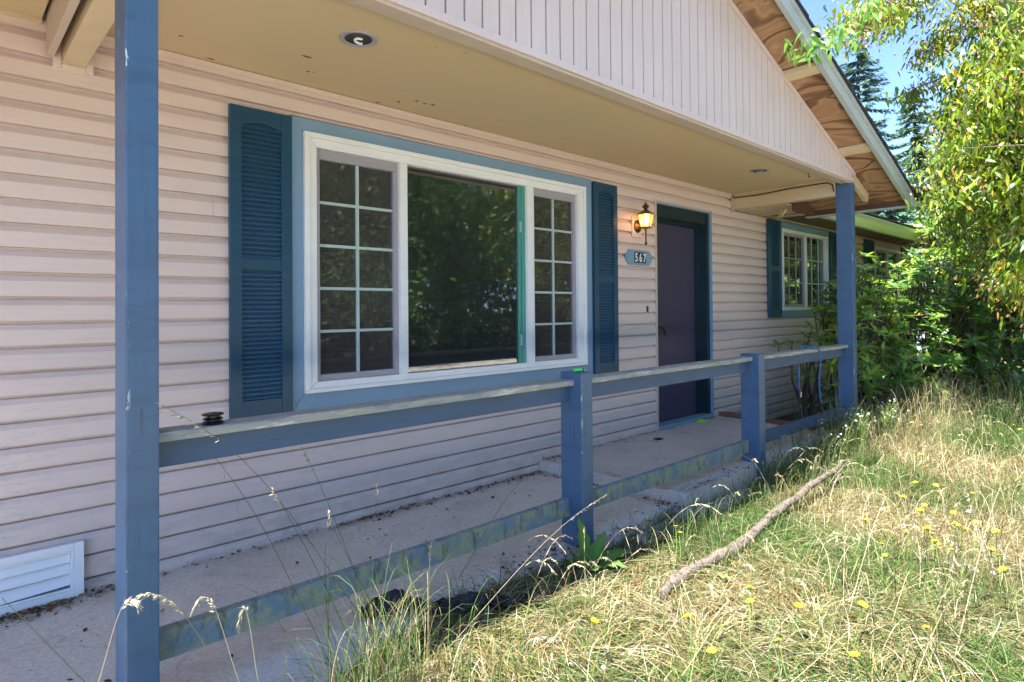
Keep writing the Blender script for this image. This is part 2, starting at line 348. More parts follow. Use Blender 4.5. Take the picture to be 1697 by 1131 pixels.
def npmesh(name, V, Fq, Ft, mat, cols=None, parent=None, origin=None, smooth=False):
    """numpy arrays to a mesh object. Fq quads, Ft tris"""
    origin = np.array(origin if origin is not None else (WO[parent] if parent is not None else V.mean(0)), float)
    me = bpy.data.meshes.new(name)
    nq = 0 if Fq is None else len(Fq); ntr = 0 if Ft is None else len(Ft)
    me.vertices.add(len(V)); me.vertices.foreach_set('co', (V-origin).astype(np.float32).ravel())
    loops = np.concatenate([x for x in ((Fq.ravel() if nq else np.zeros(0, int)), (Ft.ravel() if ntr else np.zeros(0, int)))]).astype(np.int32)
    starts = np.concatenate([np.arange(nq)*4, nq*4+np.arange(ntr)*3]).astype(np.int32)
    me.loops.add(len(loops)); me.loops.foreach_set('vertex_index', loops)
    me.polygons.add(nq+ntr); me.polygons.foreach_set('loop_start', starts)
    try: me.polygons.foreach_set('loop_total', np.concatenate([np.full(nq, 4), np.full(ntr, 3)]).astype(np.int32))
    except Exception: pass
    if smooth: me.polygons.foreach_set('use_smooth', np.ones(nq+ntr, bool))
    if cols is not None:
        a = me.attributes.new('col', 'FLOAT_COLOR', 'POINT'); c4 = np.ones((len(V), 4), np.float32); c4[:, :3] = cols; a.data.foreach_set('color', c4.ravel())
    me.update(calc_edges=True); me.validate()
    me.materials.append(mat)
    ob = bpy.data.objects.new(name, me); C.objects.link(ob); o3 = Vector(origin)
    if parent is not None: ob.parent = parent; ob.location = o3 - WO[parent]
    else: ob.location = o3
    WO[ob] = o3; return ob
def norm(a): return a/np.maximum(np.linalg.norm(a, axis=1, keepdims=True), 1e-9)
def leaves(pos, d, nrm, L, Wd, droop=.15, cup=.0):
    """six-vertex leaf blades; returns V, quads, tris"""
    n = len(pos); d = norm(d); side = norm(np.cross(d, nrm)); nn = np.cross(side, d)
    L = np.broadcast_to(L, n)[:, None]; Wd = np.broadcast_to(Wd, n)[:, None]
    dz = np.array([[0, 0, -1.]])
    def P(t, s, wv): return pos + d*L*t + side*Wd*s*wv + dz*L*droop*t*t + nn*np.abs(s)*cup*Wd
    V = np.stack([P(0, 0, 0), P(.35, -.5, 1), P(.35, .5, 1), P(.7, -.5, .72), P(.7, .5, .72), P(1, 0, 0)], 1).reshape(-1, 3)
    b = np.arange(n)[:, None]*6
    q = b + np.array([[1, 2, 4, 3]]); t = np.concatenate([b+np.array([[0, 2, 1]]), b+np.array([[3, 4, 5]])])
    return V, q, t
def rand_unit(n): return norm(rng.normal(size=(n, 3)))
def catmesh(parts):
    Vs = []; Q = []; T = []; Cc = []; o = 0
    for V, q, t, c in parts:
        Vs.append(V); Cc.append(c)
        if q is not None and len(q): Q.append(q+o)
        if t is not None and len(t): T.append(t+o)
        o += len(V)
    return np.concatenate(Vs), (np.concatenate(Q) if Q else None), (np.concatenate(T) if T else None), np.concatenate(Cc)

# ---------------------------------------------------------------- ground and paving
def gz(x, y):                                       # height of the lawn
    x = np.asarray(x, float); y = np.asarray(y, float)
    h = -.05 + .025*np.sin(x*1.3+y*.7) + .02*np.sin(x*3.1-y*2.3)
    return np.where(y > -1.0, -.13, h)
def build_ground():
    xs = np.concatenate([[-300, -120, -50, -20, -8], np.arange(-3, 16, .25), [18, 24, 34, 50, 90, 160, 300]])
    ys = np.concatenate([[-300, -120, -50, -20, -10], np.arange(-6, 0.6, .125), [3, 12, 30, 70, 150, 300]])
    X, Y = np.meshgrid(xs, ys, indexing='ij'); Z = gz(X, Y)
    V = np.stack([X, Y, Z], -1).reshape(-1, 3); ny = len(ys)
    i, j = np.meshgrid(np.arange(len(xs)-1), np.arange(ny-1), indexing='ij'); a = (i*ny+j).ravel()
    g = npmesh('ground', V, np.stack([a, a+ny, a+ny+1, a+1], 1), None, M['ground'], origin=(0, 0, 0), smooth=True); tag(g, kind='structure')
build_ground()
o = MB()
front = [(-2.5, -1.75), (-1, -1.7), (.3, -1.56), (.8, -1.38), (1.3, -1.24), (1.8, -1.22), (2.3, -1.21), (2.8, -1.2), (3.2, -1.16), (3.345, -1.15)]
ring = [(x, y) for x, y in front] + [(3.345, 0), (-2.5, 0)]
o.prism([(x, y, -.12) for x, y in ring], [(x, y, 0) for x, y in ring])
tag(o.build('porch_walkway', M['concrete'], None, .006), kind='structure')
o = MB(); ring = [(3.352, -1.22), (4.3, -1.19), (5.98, -1.14), (5.99, 0), (3.312, 0)]
o.prism([(x, y, -.15) for x, y in ring], [(x, y, .075 if y < -.5 else .085) for x, y in ring])
tag(o.build('door_slab', M['concrete2'], None, .008), kind='structure')
o = MB(); ring = [(2.75, -1.34), (3.1, -1.40), (3.6, -1.37), (3.95, -1.33), (4.1, -1.28), (4.05, -1.225), (3.348, -1.225), (3.348, -1.19), (2.8, -1.24)]
o.prism([(x, y, -.12) for x, y in ring], [(x, y, -.03) for x, y in ring])
tag(o.build('broken_path_edge', M['concrete'], None, .01), kind='structure')
M['drive'] = concrete('bounce_drive_concrete', (.56, .52, .46), (.66, .62, .56))
o = MB(); o.box(-14, 17, -9.3, -4.3, -.1, .0)  # unseen pale driveway added to bounce sunlight onto the porch
tag(o.build('bounce_driveway', M['drive']), kind='structure')
o = MB()
for i in range(1):
    o.box(6.03, 13.4, -1.0, -.02, -.16, -.115)
tag(o.build('flower_bed_soil', M['soil']), kind='structure')

# ---------------------------------------------------------------- house
house = thing('house', 'single storey house with pale pink lap siding, blue trim and a gabled front porch', 'house', (5.5, 3, 0))
H_C, Z_0 = .1017, .2686
HOLES = [(1.405, 3.945, .672, 2.278), (4.862, 5.905, -1, 2.222), (7.545, 9.15, 1.085, 2.275), (11.06, 12.56, 1.085, 2.28)]
def plank(x0, x1, z0, zb, zt):
    g = H_C
    prof = [(-.020, z0), (-.0165, z0+.064), (-.0035, z0+.086), (.012, z0+.0885), (.012, z0+g-.0004), (.014, z0+g-.0004), (.014, z0)]
    pr = [(y, min(max(z, zb), zt)) for y, z in prof]
    if zt-zb < .02: return
    mb = MB(); mb.prism([(x0, y, z) for y, z in pr], [(x1, y, z) for y, z in pr]); mb.build('siding_plank', M['siding'], house)
seam_rng = random.Random(3)
for k in range(-4, 22):
    z0 = Z_0 + H_C*k
    zt = min(z0+H_C, 2.452)
    xs = [-2.5, seam_rng.uniform(-1, .1), 1.124 if k in (-2, -1) else seam_rng.uniform(.9, 3.4), seam_rng.uniform(5.8, 7), seam_rng.uniform(9, 11), 13.4] + ([seam_rng.uniform(4.1, 4.8)] if k % 3 == 0 else [])
    xs.sort()
    cuts = []
    for a, b in zip(xs[:-1], xs[1:]):
        segs = [(a+.0006, b-.0006, z0, zt)]
        for h in HOLES:
            new = []
            for s in segs:
                x0, x1, c0, c1 = s
                if h[1] <= x0 or h[0] >= x1 or h[3] <= c0+.004 or h[2] >= c1-.004: new.append(s); continue
                if x0 < h[0]: new.append((x0, h[0], c0, c1))
                if x1 > h[1]: new.append((h[1], x1, c0, c1))
                m0, m1 = max(x0, h[0]), min(x1, h[1])
                if c1 > h[3]: new.append((m0, m1, h[3], c1))
                if c0 < h[2]: new.append((m0, m1, c0, h[2]))
            segs = new
        cuts += segs
    for x0, x1, c0, c1 in cuts:
        if x1-x0 < .01: continue
        if x0 < 3.33 < x1 and k < -1: pass
        lo = -.13 if x0 > 5.8 else -.01
        if c1 < lo+.02: continue
        plank(x0, x1, z0, max(c0, lo), c1)
# wall body behind the siding, with real openings
wb = MB()
def wallbody(x0, x1, z0, z1): wb.box(x0, x1, .0145, .16, z0, z1)
xcur = -2.5
for h in HOLES:
    wallbody(xcur, h[0], -.3, 2.6); wallbody(h[0], h[1], h[3], 2.6)
    if h[2] > 0: wallbody(h[0], h[1], -.3, h[2])
    xcur = h[1]
wallbody(xcur, 13.38, -.3, 2.6)
wb.box(13.25, 13.38, .161, 6, -.3, 2.6); wb.box(-2.5, -2.37, .161, 6, -.3, 2.6); wb.box(-2.5, 13.38, 6, 6.1, -.3, 2.6)
wb.build('wall', M['siding'], house)
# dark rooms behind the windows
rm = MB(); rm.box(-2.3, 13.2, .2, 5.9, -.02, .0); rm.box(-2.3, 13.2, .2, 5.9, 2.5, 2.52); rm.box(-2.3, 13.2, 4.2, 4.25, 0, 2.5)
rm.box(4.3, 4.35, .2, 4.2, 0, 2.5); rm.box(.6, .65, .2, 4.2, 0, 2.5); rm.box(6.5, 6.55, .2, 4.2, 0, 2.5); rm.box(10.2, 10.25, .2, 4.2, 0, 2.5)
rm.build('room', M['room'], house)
box('corner_trim', M['cream'], house, 13.375, 13.46, -.03, .06, -.13, 2.4)
box('corner_board', M['fascia'], house, 13.465, 13.53, -.02, .06, -.13, 2.4)
# frieze strip where the siding meets the porch ceiling
for x0, x1 in ((.52, 6.33),):
    box('ceiling_trim', M['siding'], house, x0, x1, -.028, -.0210, 2.425, 2.452, .002)

def frame(mb, x0, x1, z0, z1, wd, y0, y1, wt=None, wb_=None):
    wt = wt or wd; wb_ = wb_ or wd
    mb.box(x0, x0+wd, y0, y1, z0, z1); mb.box(x1-wd, x1, y0, y1, z0, z1)
    mb.box(x0+wd, x1-wd, y0, y1, z1-wt, z1); mb.box(x0+wd, x1-wd, y0, y1, z0, z0+wb_)
def mitre(x0, x1, z0, z1, wx0, wx1, wz0, wz1, y0, y1, mat, parent, name='casing'):
    """four mitred boards round an opening"""
    X = [x0, x1, x1, x0]; Z = [z0, z0, z1, z1]; XI = [x0+wx0, x1-wx1, x1-wx1, x0+wx0]; ZI = [z0+wz0, z0+wz0, z1-wz1, z1-wz1]
    for i in range(4):
        j = (i+1) % 4
        ring = [(X[i], Z[i]), (X[j], Z[j]), (XI[j], ZI[j]), (XI[i], ZI[i])]
        cx_ = sum(p[0] for p in ring)/4; cz_ = sum(p[1] for p in ring)/4
        ring = [(cx_+(a-cx_)*.9995, cz_+(b-cz_)*.9985) for a, b in ring]
        MB().prism([(a, y0, b) for a, b in ring], [(a, y1, b) for a, b in ring]).build(name, mat, parent, .0015)

# big front window
win = box('window', M['white'], house, 1.474, 3.849, .022, .045, .765, .80)      # inner sill ledge carries the rest
tag(win, 'wide white three part window with gridded side sashes')
def wbox(name, mat, *a, bevel=.0): return box(name, mat, win, *a, bevel=bevel)
mitre(1.408, 3.942, .675, 2.275, .066, .093, .09, .075, -.026, .02, M['trimblue'], win, 'casing')
mitre(1.474, 3.849, .765, 2.2, .028, .028, .022, .028, -.048, .02, M['white'], win, 'outer_frame')
mitre(1.502, 3.821, .787, 2.172, .046, .062, .036, .048, -.034, .03, M['white'], win, 'inner_frame')
wbox('mullion', M['white'], 2.091, 2.144, -.034, .03, .823, 2.124, bevel=.002)
wbox('mullion', M['white'], 3.19, 3.258, -.034, .03, .823, 2.124, bevel=.002)
def sash(x0, x1, z0, z1, cols, rows, y=0.0, screen=True, parent=win, wd=.03, wr=None):
    mb = MB(); frame(mb, x0, x1, z0, z1, wd, y-.008, y+.016, .055, .035); mb.build('screen_frame', M['screenframe'], parent, .002)
    a0, a1, c0, c1 = x0+wd, x1-wd, z0+.035, z1-.055
    mw = .009; pw = (a1-a0)/cols; ph = (c1-c0)/rows
    for i in range(1, cols): box('muntin', M['muntin'], parent, a0+i*pw-mw, a0+i*pw+mw, y+.0035, y+.014, c0, c1)
    for j in range(1, rows):
        for i in range(cols):
            box('muntin', M['muntin'], parent, a0+i*pw+(mw if i else 0)+.0004, a0+(i+1)*pw-(mw if i < cols-1 else 0)-.0004, y+.004, y+.0135, c0+j*ph-.008, c0+j*ph+.008)
    for i in range(cols):
        for j in range(rows):
            box('pane', M['screenglass'] if screen else M['glass'], parent, a0+i*pw, a0+(i+1)*pw, y+.016, y+.019, c0+j*ph, c0+(j+1)*ph)
sash(1.548, 2.091, .823, 2.124, 2, 5)
sash(3.258, 3.759, .823, 2.124, 2, 5)
wbox('pane', M['glass'], 2.144, 3.19, .008, .012, .823, 2.124)
wbox('sash_edge', M['tealsash'], 3.125, 3.14, -.010, .0075, .824, 2.123); wbox('sash_edge', M['tealsash'], 3.152, 3.189, -.010, .0075, .824, 2.123)
wbox('sash_edge', M['tealsash'], 3.1405, 3.1515, -.003, .0075, .824, 2.123)
wbox('latch', M['muntin'], 3.13, 3.144, -.018, -.004, 1.78, 1.86); wbox('latch', M['muntin'], 3.13, 3.144, -.018, -.004, .95, 1.03)
bl = thing('window_blind', 'raised ivory window blind bunched along the top inside the wide front window', 'window blind', (2.65, .16, 2.0))
for i in range(5): box('slat', M['blind'], bl, 2.15, 3.08, .055, .095, 1.90+i*.018, 1.912+i*.018)
box('headrail', M['blind'], bl, 2.14, 3.09, .05, .1, 2.0, 2.05)
for x, z in ((2.93, 1.32), (2.96, 1.32), (3.04, 1.62), (3.045, 1.45)):
    mb = MB().tube([(x, .075, 1.90), (x-.004, .07, z)], .0018, 5); mb.build('pull_cord', M['blind'], bl)
    MB().lathe((x-.004, .07, z-.04), [(0, 0), (.009, .002), (.008, .03), (.003, .04), (0, .04)], 8).build('tassel', M['blind'], bl, smooth=True)
box('window_sill', M['brownwood'], win, 1.5, 3.85, .05, .3, .80, .82)

# far windows (sliders)
def slider(x0, x1, z0, z1, tb, lab, grid):
    wn = box('window', M['white'], house, x0+.02, x1-.02, .022, .04, z0+.02, z0+.05); tag(wn, lab)
    mitre(x0, x1, z0, z1, .04, .06, .085, .085, -.024, .02, tb, wn, 'casing')
    mitre(x0+.04, x1-.06, z0+.085, z1-.085, .04, .04, .04, .04, -.04, .02, M['white'], wn, 'outer_frame')
    a, b, c, d = x0+.08, x1-.1, z0+.125, z1-.125; mid = (a+b)/2
    box('mullion', M['white'], wn, mid-.025, mid+.025, -.03, .02, c, d)
    mb = MB(); frame(mb, a, mid-.025, c, d, .035, -.012, .01); mb.build('screen_frame', M['screenframe'], wn)
    if grid:
        for (p, q, my, mat) in ((a+.035, mid-.025, .004, M['screenframe']), (mid+.025, b, -.004, M['muntin'])):
            nc, nr = 3, 3; pw = (q-p)/nc; ph = (d-c)/nr
            for i in range(1, nc): box('muntin', mat, wn, p+i*pw-.009, p+i*pw+.009, my, my+.01, c, d)
            for j in range(1, nr): box('muntin', mat, wn, p, q, my+.001, my+.009, c+j*ph-.008, c+j*ph+.008)
            for i in range(nc):
                for j in range(nr): box('pane', M['screenglass'] if my > 0 else M['glass'], wn, p+i*pw, p+(i+1)*pw, .012, .015, c+j*ph, c+(j+1)*ph)
    else:
        box('pane', M['screenglass'], wn, a+.03, mid-.02, .012, .015, c, d); box('pane', M['glass'], wn, mid+.02, b, .012, .015, c, d)
    return wn
slider(7.55, 9.145, 1.09, 2.27, M['trimblue'], 'white sliding window with a pale grid beside the far porch post', True)
slider(11.065, 12.555, 1.09, 2.275, M['cream'], 'white sliding window half hidden by the shrubs near the house corner', False)

# shutters
def shutter(x0, x1, z0, z1, n, lab):
    t_ = .026; y0, y1 = -.048, -.0215
    wd = x1-x0; st = wd*.18
    sh = box('shutter', M['shutter'], house, x0, x0+st, y0, y1, z0, z1, .002); tag(sh, lab)
    box('stile', M['shutter'], sh, x1-st, x1, y0, y1, z0, z1, .002)
    zm = z0+(z1-z0)*.50; top = .055*(z1-z0)
    for a, b in ((z0, z0+.065*(z1-z0)), (zm-.03, zm+.03)):
        box('cross_rail', M['shutter'], sh, x0+st+.0005, x1-st-.0005, y0+.003, y1, a, b, .002)
    # arched top rail
    mb = MB(); k = 10; xa, xb = x0+st+.0005, x1-st-.0005
    lo = [(xa+(xb-xa)*i/k, z1-top*.8-(1-math.sin(math.pi*i/k))*top*.3) for i in range(k+1)]
    ring = lo+[(xb, z1), (xa, z1)]
    mb.prism([(a, y0+.003, b) for a, b in ring], [(a, y1, b) for a, b in ring]); mb.build('top_rail', M['shutter'], sh)
    box('backing', M['shutter'], sh, xa, xb, y1-.0035, y1-.0005, z0+.01, z1-.01)
    for a, b in ((z0+.068*(z1-z0), zm-.033), (zm+.033, z1-top*.85)):
        h = (b-a)/n
        for i in range(n):
            zz = a+i*h
            mb = MB(); ring = [(y0+.004, zz), (y0+.0045, zz+.0035), (y1-.006, zz+h*.72), (y1-.004, zz+h*.55)]
            mb.prism([(xa, p, q) for p, q in ring], [(xb, p, q) for p, q in ring]); mb.build('slat', M['slat'], sh)
shutter(1.082, 1.402, .655, 2.262, 28, 'tall teal louvred shutter left of the wide window')
shutter(3.948, 4.262, .662, 2.262, 28, 'tall teal louvred shutter between the wide window and the door')
shutter(7.185, 7.54, 1.09, 2.265, 18, 'dark teal louvred shutter left of the gridded slider')
shutter(9.155, 9.52, 1.09, 2.265, 18, 'dark teal louvred shutter right of the gridded slider')
shutter(10.6, 11.05, 1.09, 2.27, 12, 'dark shutter left of the window by the house corner')
shutter(12.57, 13.0, 1.09, 2.27, 12, 'dark shutter right of the window by the house corner')

# door
door = box('door', M['door'], house, 4.93, 5.822, .118, .155, .125, 2.07, .002); tag(door, 'plain dark purple front door with a black lever handle')
def hpart(mb, name, mat): return mb.build(name, mat, door, smooth=True)
hpart(MB().lathe((5.035, .118, 1.03), [(0, .012), (.022, .012), (.026, .004), (.026, 0)], 16, 'y'), 'escutcheon', M['black'])
hpart(MB().tube([(5.035, .11, 1.03), (5.035, .07, 1.03), (5.05, .062, 1.03), (5.09, .060, 1.028), (5.13, .062, 1.0), (5.14, .063, .955)], [.013, .012, .012, .012, .011, .008], 8), 'handle', M['black'])
hpart(MB().lathe((5.035, .118, 1.15), [(0, .014), (.02, .014), (.024, .003), (.024, 0)], 16, 'y'), 'deadbolt', M['black'])
mb = MB(); mb.box(5.824, 5.872, -.005, .16, .11, 2.19); mb.build('door_jamb', M['teal'], house, .002)
mb = MB(); mb.box(4.895, 4.928, .0, .16, .11, 2.19); mb.build('door_jamb', M['teal'], house, .002)
mb = MB(); mb.box(4.93, 5.822, .0, .16, 2.075, 2.19); mb.build('door_jamb', M['teal'], house, .002)
box('door_stop', M['teal'], house, 5.79, 5.8235, .08, .116, .126, 2.074); box('door_stop', M['teal'], house, 4.93, 5.789, .08, .116, 2.04, 2.0745)
box('door_casing', M['cream'], house, 4.862, 4.893, -.024, .02, .09, 2.222, .002)
box('door_casing', M['trimblue'], house, 5.874, 5.905, -.024, .02, .09, 2.222, .002)
box('door_casing', M['cream'], house, 4.8935, 5.8735, -.024, .02, 2.204, 2.222, .002)
box('door_casing', M['trimblue'], house, 4.8935, 5.8735, -.020, .02, 2.1905, 2.2035, .001)
th = box('threshold', M['trimblue'], house, 4.895, 5.872, -.035, .117, .086, .122, .003)
box('threshold_strip', M['steel'], house, 4.93, 5.82, .06, .115, .1222, .128)

# porch ceiling, beams
box('porch_ceiling', M['ceiling'], house, .486, 6.36, -1.09, .012, 2.455, 2.47)
box('ceiling_edge_trim', M['beige'], house, .486, 6.36, -1.088, -1.045, 2.438, 2.4545, .003)
bm_ = box('beam', M['beige'], house, .398, .483, -1.07, -.018, 2.283, 2.47, .003)
mb = MB(); mb.box(.368, .397, -.034, -.0145, 2.262, 2.47); mb.box(.484, .513, -.034, -.0145, 2.262, 2.47); mb.box(.398, .483, -.034, -.0145, 2.2625, 2.282); mb.build('beam_pocket_trim', M['siding'], house, .002)
box('beam_pocket_lip', M['siding'], house, .385, .49, -.030, -.0145, 2.252, 2.2618)
mb = MB(); mb.box(.345, .372, -1.2, -.036, 2.30, 2.50); mb.build('beam_cover', M['cream'], house, .003)
box('beam', M['beige'], house, 6.362, 6.447, -1.07, -.018, 2.287, 2.47, .003)
box('beam_pocket_trim', M['cream'], house, 6.335, 6.361, -.034, -.0145, 2.25, 2.452)
cord_ = [(6.357, -.03, 2.44), (6.355, -.04, 2.41), (6.356, -.3, 2.405), (6.355, -.6, 2.42), (6.356, -.85, 2.425), (6.355, -1.0, 2.425), (6.355, -1.05, 2.40), (6.356, -1.062, 2.33)]
tag(MB().tube(cord_, .006, 6).build('cable', M['black'], None, smooth=True), 'thin black cable running along the beige beam at the far end of the porch ceiling', 'cable')
# left eave soffit beyond the first beam
box('eave_soffit', M['ceiling'], house, -2.5, .33, -.62, -.016, 2.449, 2.465)
box('eave_soffit_trim', M['beige'], house, -2.5, .33, -.05, -.0145, 2.435, 2.448)
box('eave_fascia', M['fascia'], house, -2.5, -.42, -.66, -.62, 2.40, 2.55)

# front gable with vertical boards
XR, SL = 3.40, .345                                   # ridge and slope
def zu(x): return 3.372 - SL*(x-3.966) if x >= XR else 3.372 - SL*(XR-3.966) - SL*(XR-x)
gp = .1017; x = 6.44 - 60*gp
while x < 6.44:
    a, b = x+.0045, min(x+gp-.0045, 6.455)
    MB().prism([(a, -1.205, 2.452), (b, -1.205, 2.452), (b, -1.205, zu(b)-.005), (a, -1.205, zu(a)-.005)],
               [(a, -1.192, 2.452), (b, -1.192, 2.452), (b, -1.192, zu(b)-.005), (a, -1.192, zu(a)-.005)]).build('gable_board', M['gable'], house, .003)
    x += gp
pts = [(.33, 2.42), (6.455, 2.42), (6.455, zu(6.455)-.01), (XR, zu(XR)-.01), (.33, zu(.33)-.01)]
MB().prism([(a, -1.155, b) for a, b in pts], [(a, -1.10, b) for a, b in pts]).build('gable_wall', M['gable'], house)
box('gable_skirt', M['gable'], house, .33, 6.455, -1.215, -1.1875, 2.412, 2.449, .003)
box('gable_skirt_lip', M['cream'], house, .33, 6.44, -1.200, -1.115, 2.398, 2.4115, .002)
for s in (1, -1):
    xa, xb = XR+s*.01, (6.47 if s > 0 else .33)
    ring = [(xa, zu(xa)-.045), (xb, zu(xb)-.045), (xb, zu(xb)-.006), (xa, zu(xa)-.006)]
    MB().prism([(a, -1.221, b) for a, b in ring], [(a, -1.206, b) for a, b in ring]).build('rake_trim', M['gable'], house, .002)
# chord tail beyond the post
XE = 7.16
ring = [(6.458, zu(6.458)-.105), (6.87, zu(6.87)-.10), (6.90, zu(6.90)-.006), (6.458, zu(6.458)-.006)]
MB().prism([(a, -1.205, b) for a, b in ring], [(a, -1.167, b) for a, b in ring]).build('rafter_tail', M['beige'], house, .002)

# roof of the porch
YF = -1.475
look = [4.85, 6.017, 3.66]; look += [2*XR-q for q in look]
for q in look:
    MB().prism([(q, YF+.001, zu(q)-.038), (q+.085, YF+.001, zu(q+.085)-.038), (q+.085, YF+.001, zu(q+.085)-.001), (q, YF+.001, zu(q)-.001)],
               [(q, -1.2215, zu(q)-.038), (q+.085, -1.2215, zu(q+.085)-.038), (q+.085, -1.2215, zu(q+.085)-.001), (q, -1.2215, zu(q)-.001)]).build('lookout', M['beige'], house, .002)
XEL = 2*XR-XE-.6  # unseen left eave lengthened to keep direct sun off the first post
edges = sorted([XE] + [q+.04 for q in look] + [XR, XEL])
for a, b in zip(edges[:-1], edges[1:]):
    a2, b2 = a+.002, b-.002
    MB().prism([(a2, YF, zu(a2)), (b2, YF, zu(b2)), (b2, YF, zu(b2)+.016), (a2, YF, zu(a2)+.016)],
               [(a2, .4, zu(a2)), (b2, .4, zu(b2)), (b2, .4, zu(b2)+.016), (a2, .4, zu(a2)+.016)]).build('soffit_panel', M['ply'], house)
for s in (1, -1):
    xa, xb = XR, (XE+.04 if s > 0 else XEL-.04)
    def strip(name, mat, y0, y1, o0, o1, xb=xb, xa=xa, bev=.002):
        ring = [(xa, zu(xa)+o0), (xb, zu(xb)+o0), (xb, zu(xb)+o1), (xa, zu(xa)+o1)]
        return MB().prism([(p, y0, q) for p, q in ring], [(p, y1, q) for p, q in ring]).build(name, mat, house, bev)
    strip('rake_fascia', M['fascia'], YF-.038, YF-.001, -.045, .075)
    strip('drip_edge', M['fascia'], YF-.052, YF-.0385, .045, .082)
    strip('roof_deck', M['brownwood'], YF, 2.4, .0165, .076, xb=(XE if s > 0 else XEL), bev=0)
    # shingle courses
    n = 28; L = abs(xb-xa)+.06
    for i in range(n):
        a = XR+s*(L*i/n-.01); b = XR+s*(L*(i+1)/n+.02)
        oa, ob_ = .084, .096
        ring = [(a, zu(a)+oa-.002), (b, zu(b)+oa+.004), (b, zu(b)+ob_+.010), (a, zu(a)+ob_-.004)]
        yj = YF-.066-random.uniform(0, .008)
        MB().prism([(p, yj, q) for p, q in ring], [(p, 2.4, q) for p, q in ring]).build('shingle_course', M['rooffelt'], house)
# eave end of the porch roof
box('eave_fascia', M['brownwood'], house, XE-.038, XE-.001, YF+.0, -.5, zu(XE)-.045, zu(XE)+.05, .002)
box('eave_drip', M['fascia'], house, XE, XE+.04, YF-.05, -.5, zu(XE)-.06, zu(XE)+.06, .003)
box('eave_drip_lip', M['fascia'], house, XE-.05, XE-.0005, YF+.002, -.5, zu(XE)-.060, zu(XE)-.0455, .002)
MB().prism([(XE+.041, -1.50, 2.27), (XE+.17, -1.50, 2.235), (XE+.17, -1.50, 2.29), (XE+.041, -1.50, 2.36)],
           [(XE+.041, -1.28, 2.27), (XE+.17, -1.28, 2.235), (XE+.17, -1.28, 2.29), (XE+.041, -1.28, 2.36)]).build('eave_return', M['white'], house, .002)
# main eave to the right
mb = MB()
def gut(x, y0=-.60):
    return [(x, y0+.0, 2.215), (x, y0-.055, 2.215), (x, y0-.062, 2.235), (x, y0-.075, 2.26), (x, y0-.11, 2.30), (x, y0-.118, 2.335), (x, y0-.105, 2.35), (x, y0-.10, 2.33), (x, y0-.005, 2.33), (x, y0, 2.33)]
mb.prism(gut(7.21), gut(13.75)); mb.build('gutter', M['gutter'], house, .0, False)
MB().tube([(7.21, -.705, 2.352), (13.75, -.705, 2.352)], .009, 8).build('sunlit_gutter_lip', M['white'], house, smooth=True)  # white colour paints the sun's glow along the gutter's top edge
box('eave_board', M['brownwood'], house, 6.6, 13.7, -.599, -.56, 2.225, 2.37)
box('eave_soffit', M['brownwood'], house, 6.46, 13.7, -.558, -.016, 2.30, 2.315)
box('eave_soffit_panel', M['beige'], house, 6.46, 7.4, -.558, -.018, 2.285, 2.299)
MB().prism([(6.60, -.45, 2.18), (6.62, -.45, 2.18), (6.78, -.45, 2.283), (6.70, -.45, 2.283)], [(6.60, -.41, 2.18), (6.62, -.41, 2.18), (6.78, -.41, 2.283), (6.70, -.41, 2.283)]).build('brace', M['beige'], house)
box('frieze_board', M['cream'], house, 6.45, 13.37, -.03, -.0145, 2.285, 2.2995)
for i in range(14):                                     # main roof shingles rise away from the eave
    ya, yb = -.72+i*.34, -.72+(i+1)*.34+.03
    za, zb = 2.37+(ya+.72)*.34, 2.37+(yb+.72)*.34
    for x0_, x1_ in ((-2.9, -.4), (XE+.1, 13.9)) if i < 3 else ((-2.9, 13.9),):
        MB().prism([(x0_, ya, za), (x0_, yb, zb), (x0_, yb, zb+.008), (x0_, ya, za+.018)], [(x1_, ya, za), (x1_, yb, zb), (x1_, yb, zb+.008), (x1_, ya, za+.018)]).build('shingle_course', M['rooffelt'], house)
MB().prism([(-2.9, 4.0, 3.97), (-2.9, 7, 2.9), (-2.9, 7, 2.95), (-2.9, 4.05, 4.0)], [(13.9, 4.0, 3.97), (13.9, 7, 2.9), (13.9, 7, 2.95), (13.9, 4.05, 4.0)]).build('roof_back', M['rooffelt'], house)
# foundation vent cover, its lower slat sprung loose
vent = thing('vent_cover', 'white louvred vent cover at the foot of the wall with its bottom slat broken loose', 'vent cover', (.18, -.03, .0))
VX0, VX1 = -.14, .475
for a in ((VX0, VX0+.035, .004, .235), (VX1-.035, VX1, .004, .235), (VX0+.0355, VX1-.0355, .004, .036), (VX0+.0355, VX1-.0355, .205, .235)):
    box('frame', M['ventwhite'], vent, a[0], a[1], -.048, -.016, a[2], a[3], .002)
for a in ((VX0+.036, VX0+.047, .037, .204), (VX1-.047, VX1-.036, .037, .204), (VX0+.0475, VX1-.0475, .037, .046), (VX0+.0475, VX1-.0475, .196, .204)):
    box('frame_bead', M['ventwhite'], vent, a[0], a[1], -.044, -.016, a[2], a[3], .001)
for i in range(3):
    z = .055+.048*i; a, b = VX0+.048, VX1-.048; dz = -.016 if i == 0 else 0
    MB().prism([(a, -.040, z+dz*1.1), (a, -.022, z+.045+dz), (a, -.018, z+.045+dz), (a, -.036, z+dz*1.1)], [(b, -.040, z+.004), (b, -.022, z+.045), (b, -.018, z+.045), (b, -.036, z+.004)]).build('slat', M['ventwhite'], vent)
box('backing', M['black'], vent, VX0+.03, VX1-.03, -.0165, -.0148, .03, .21)

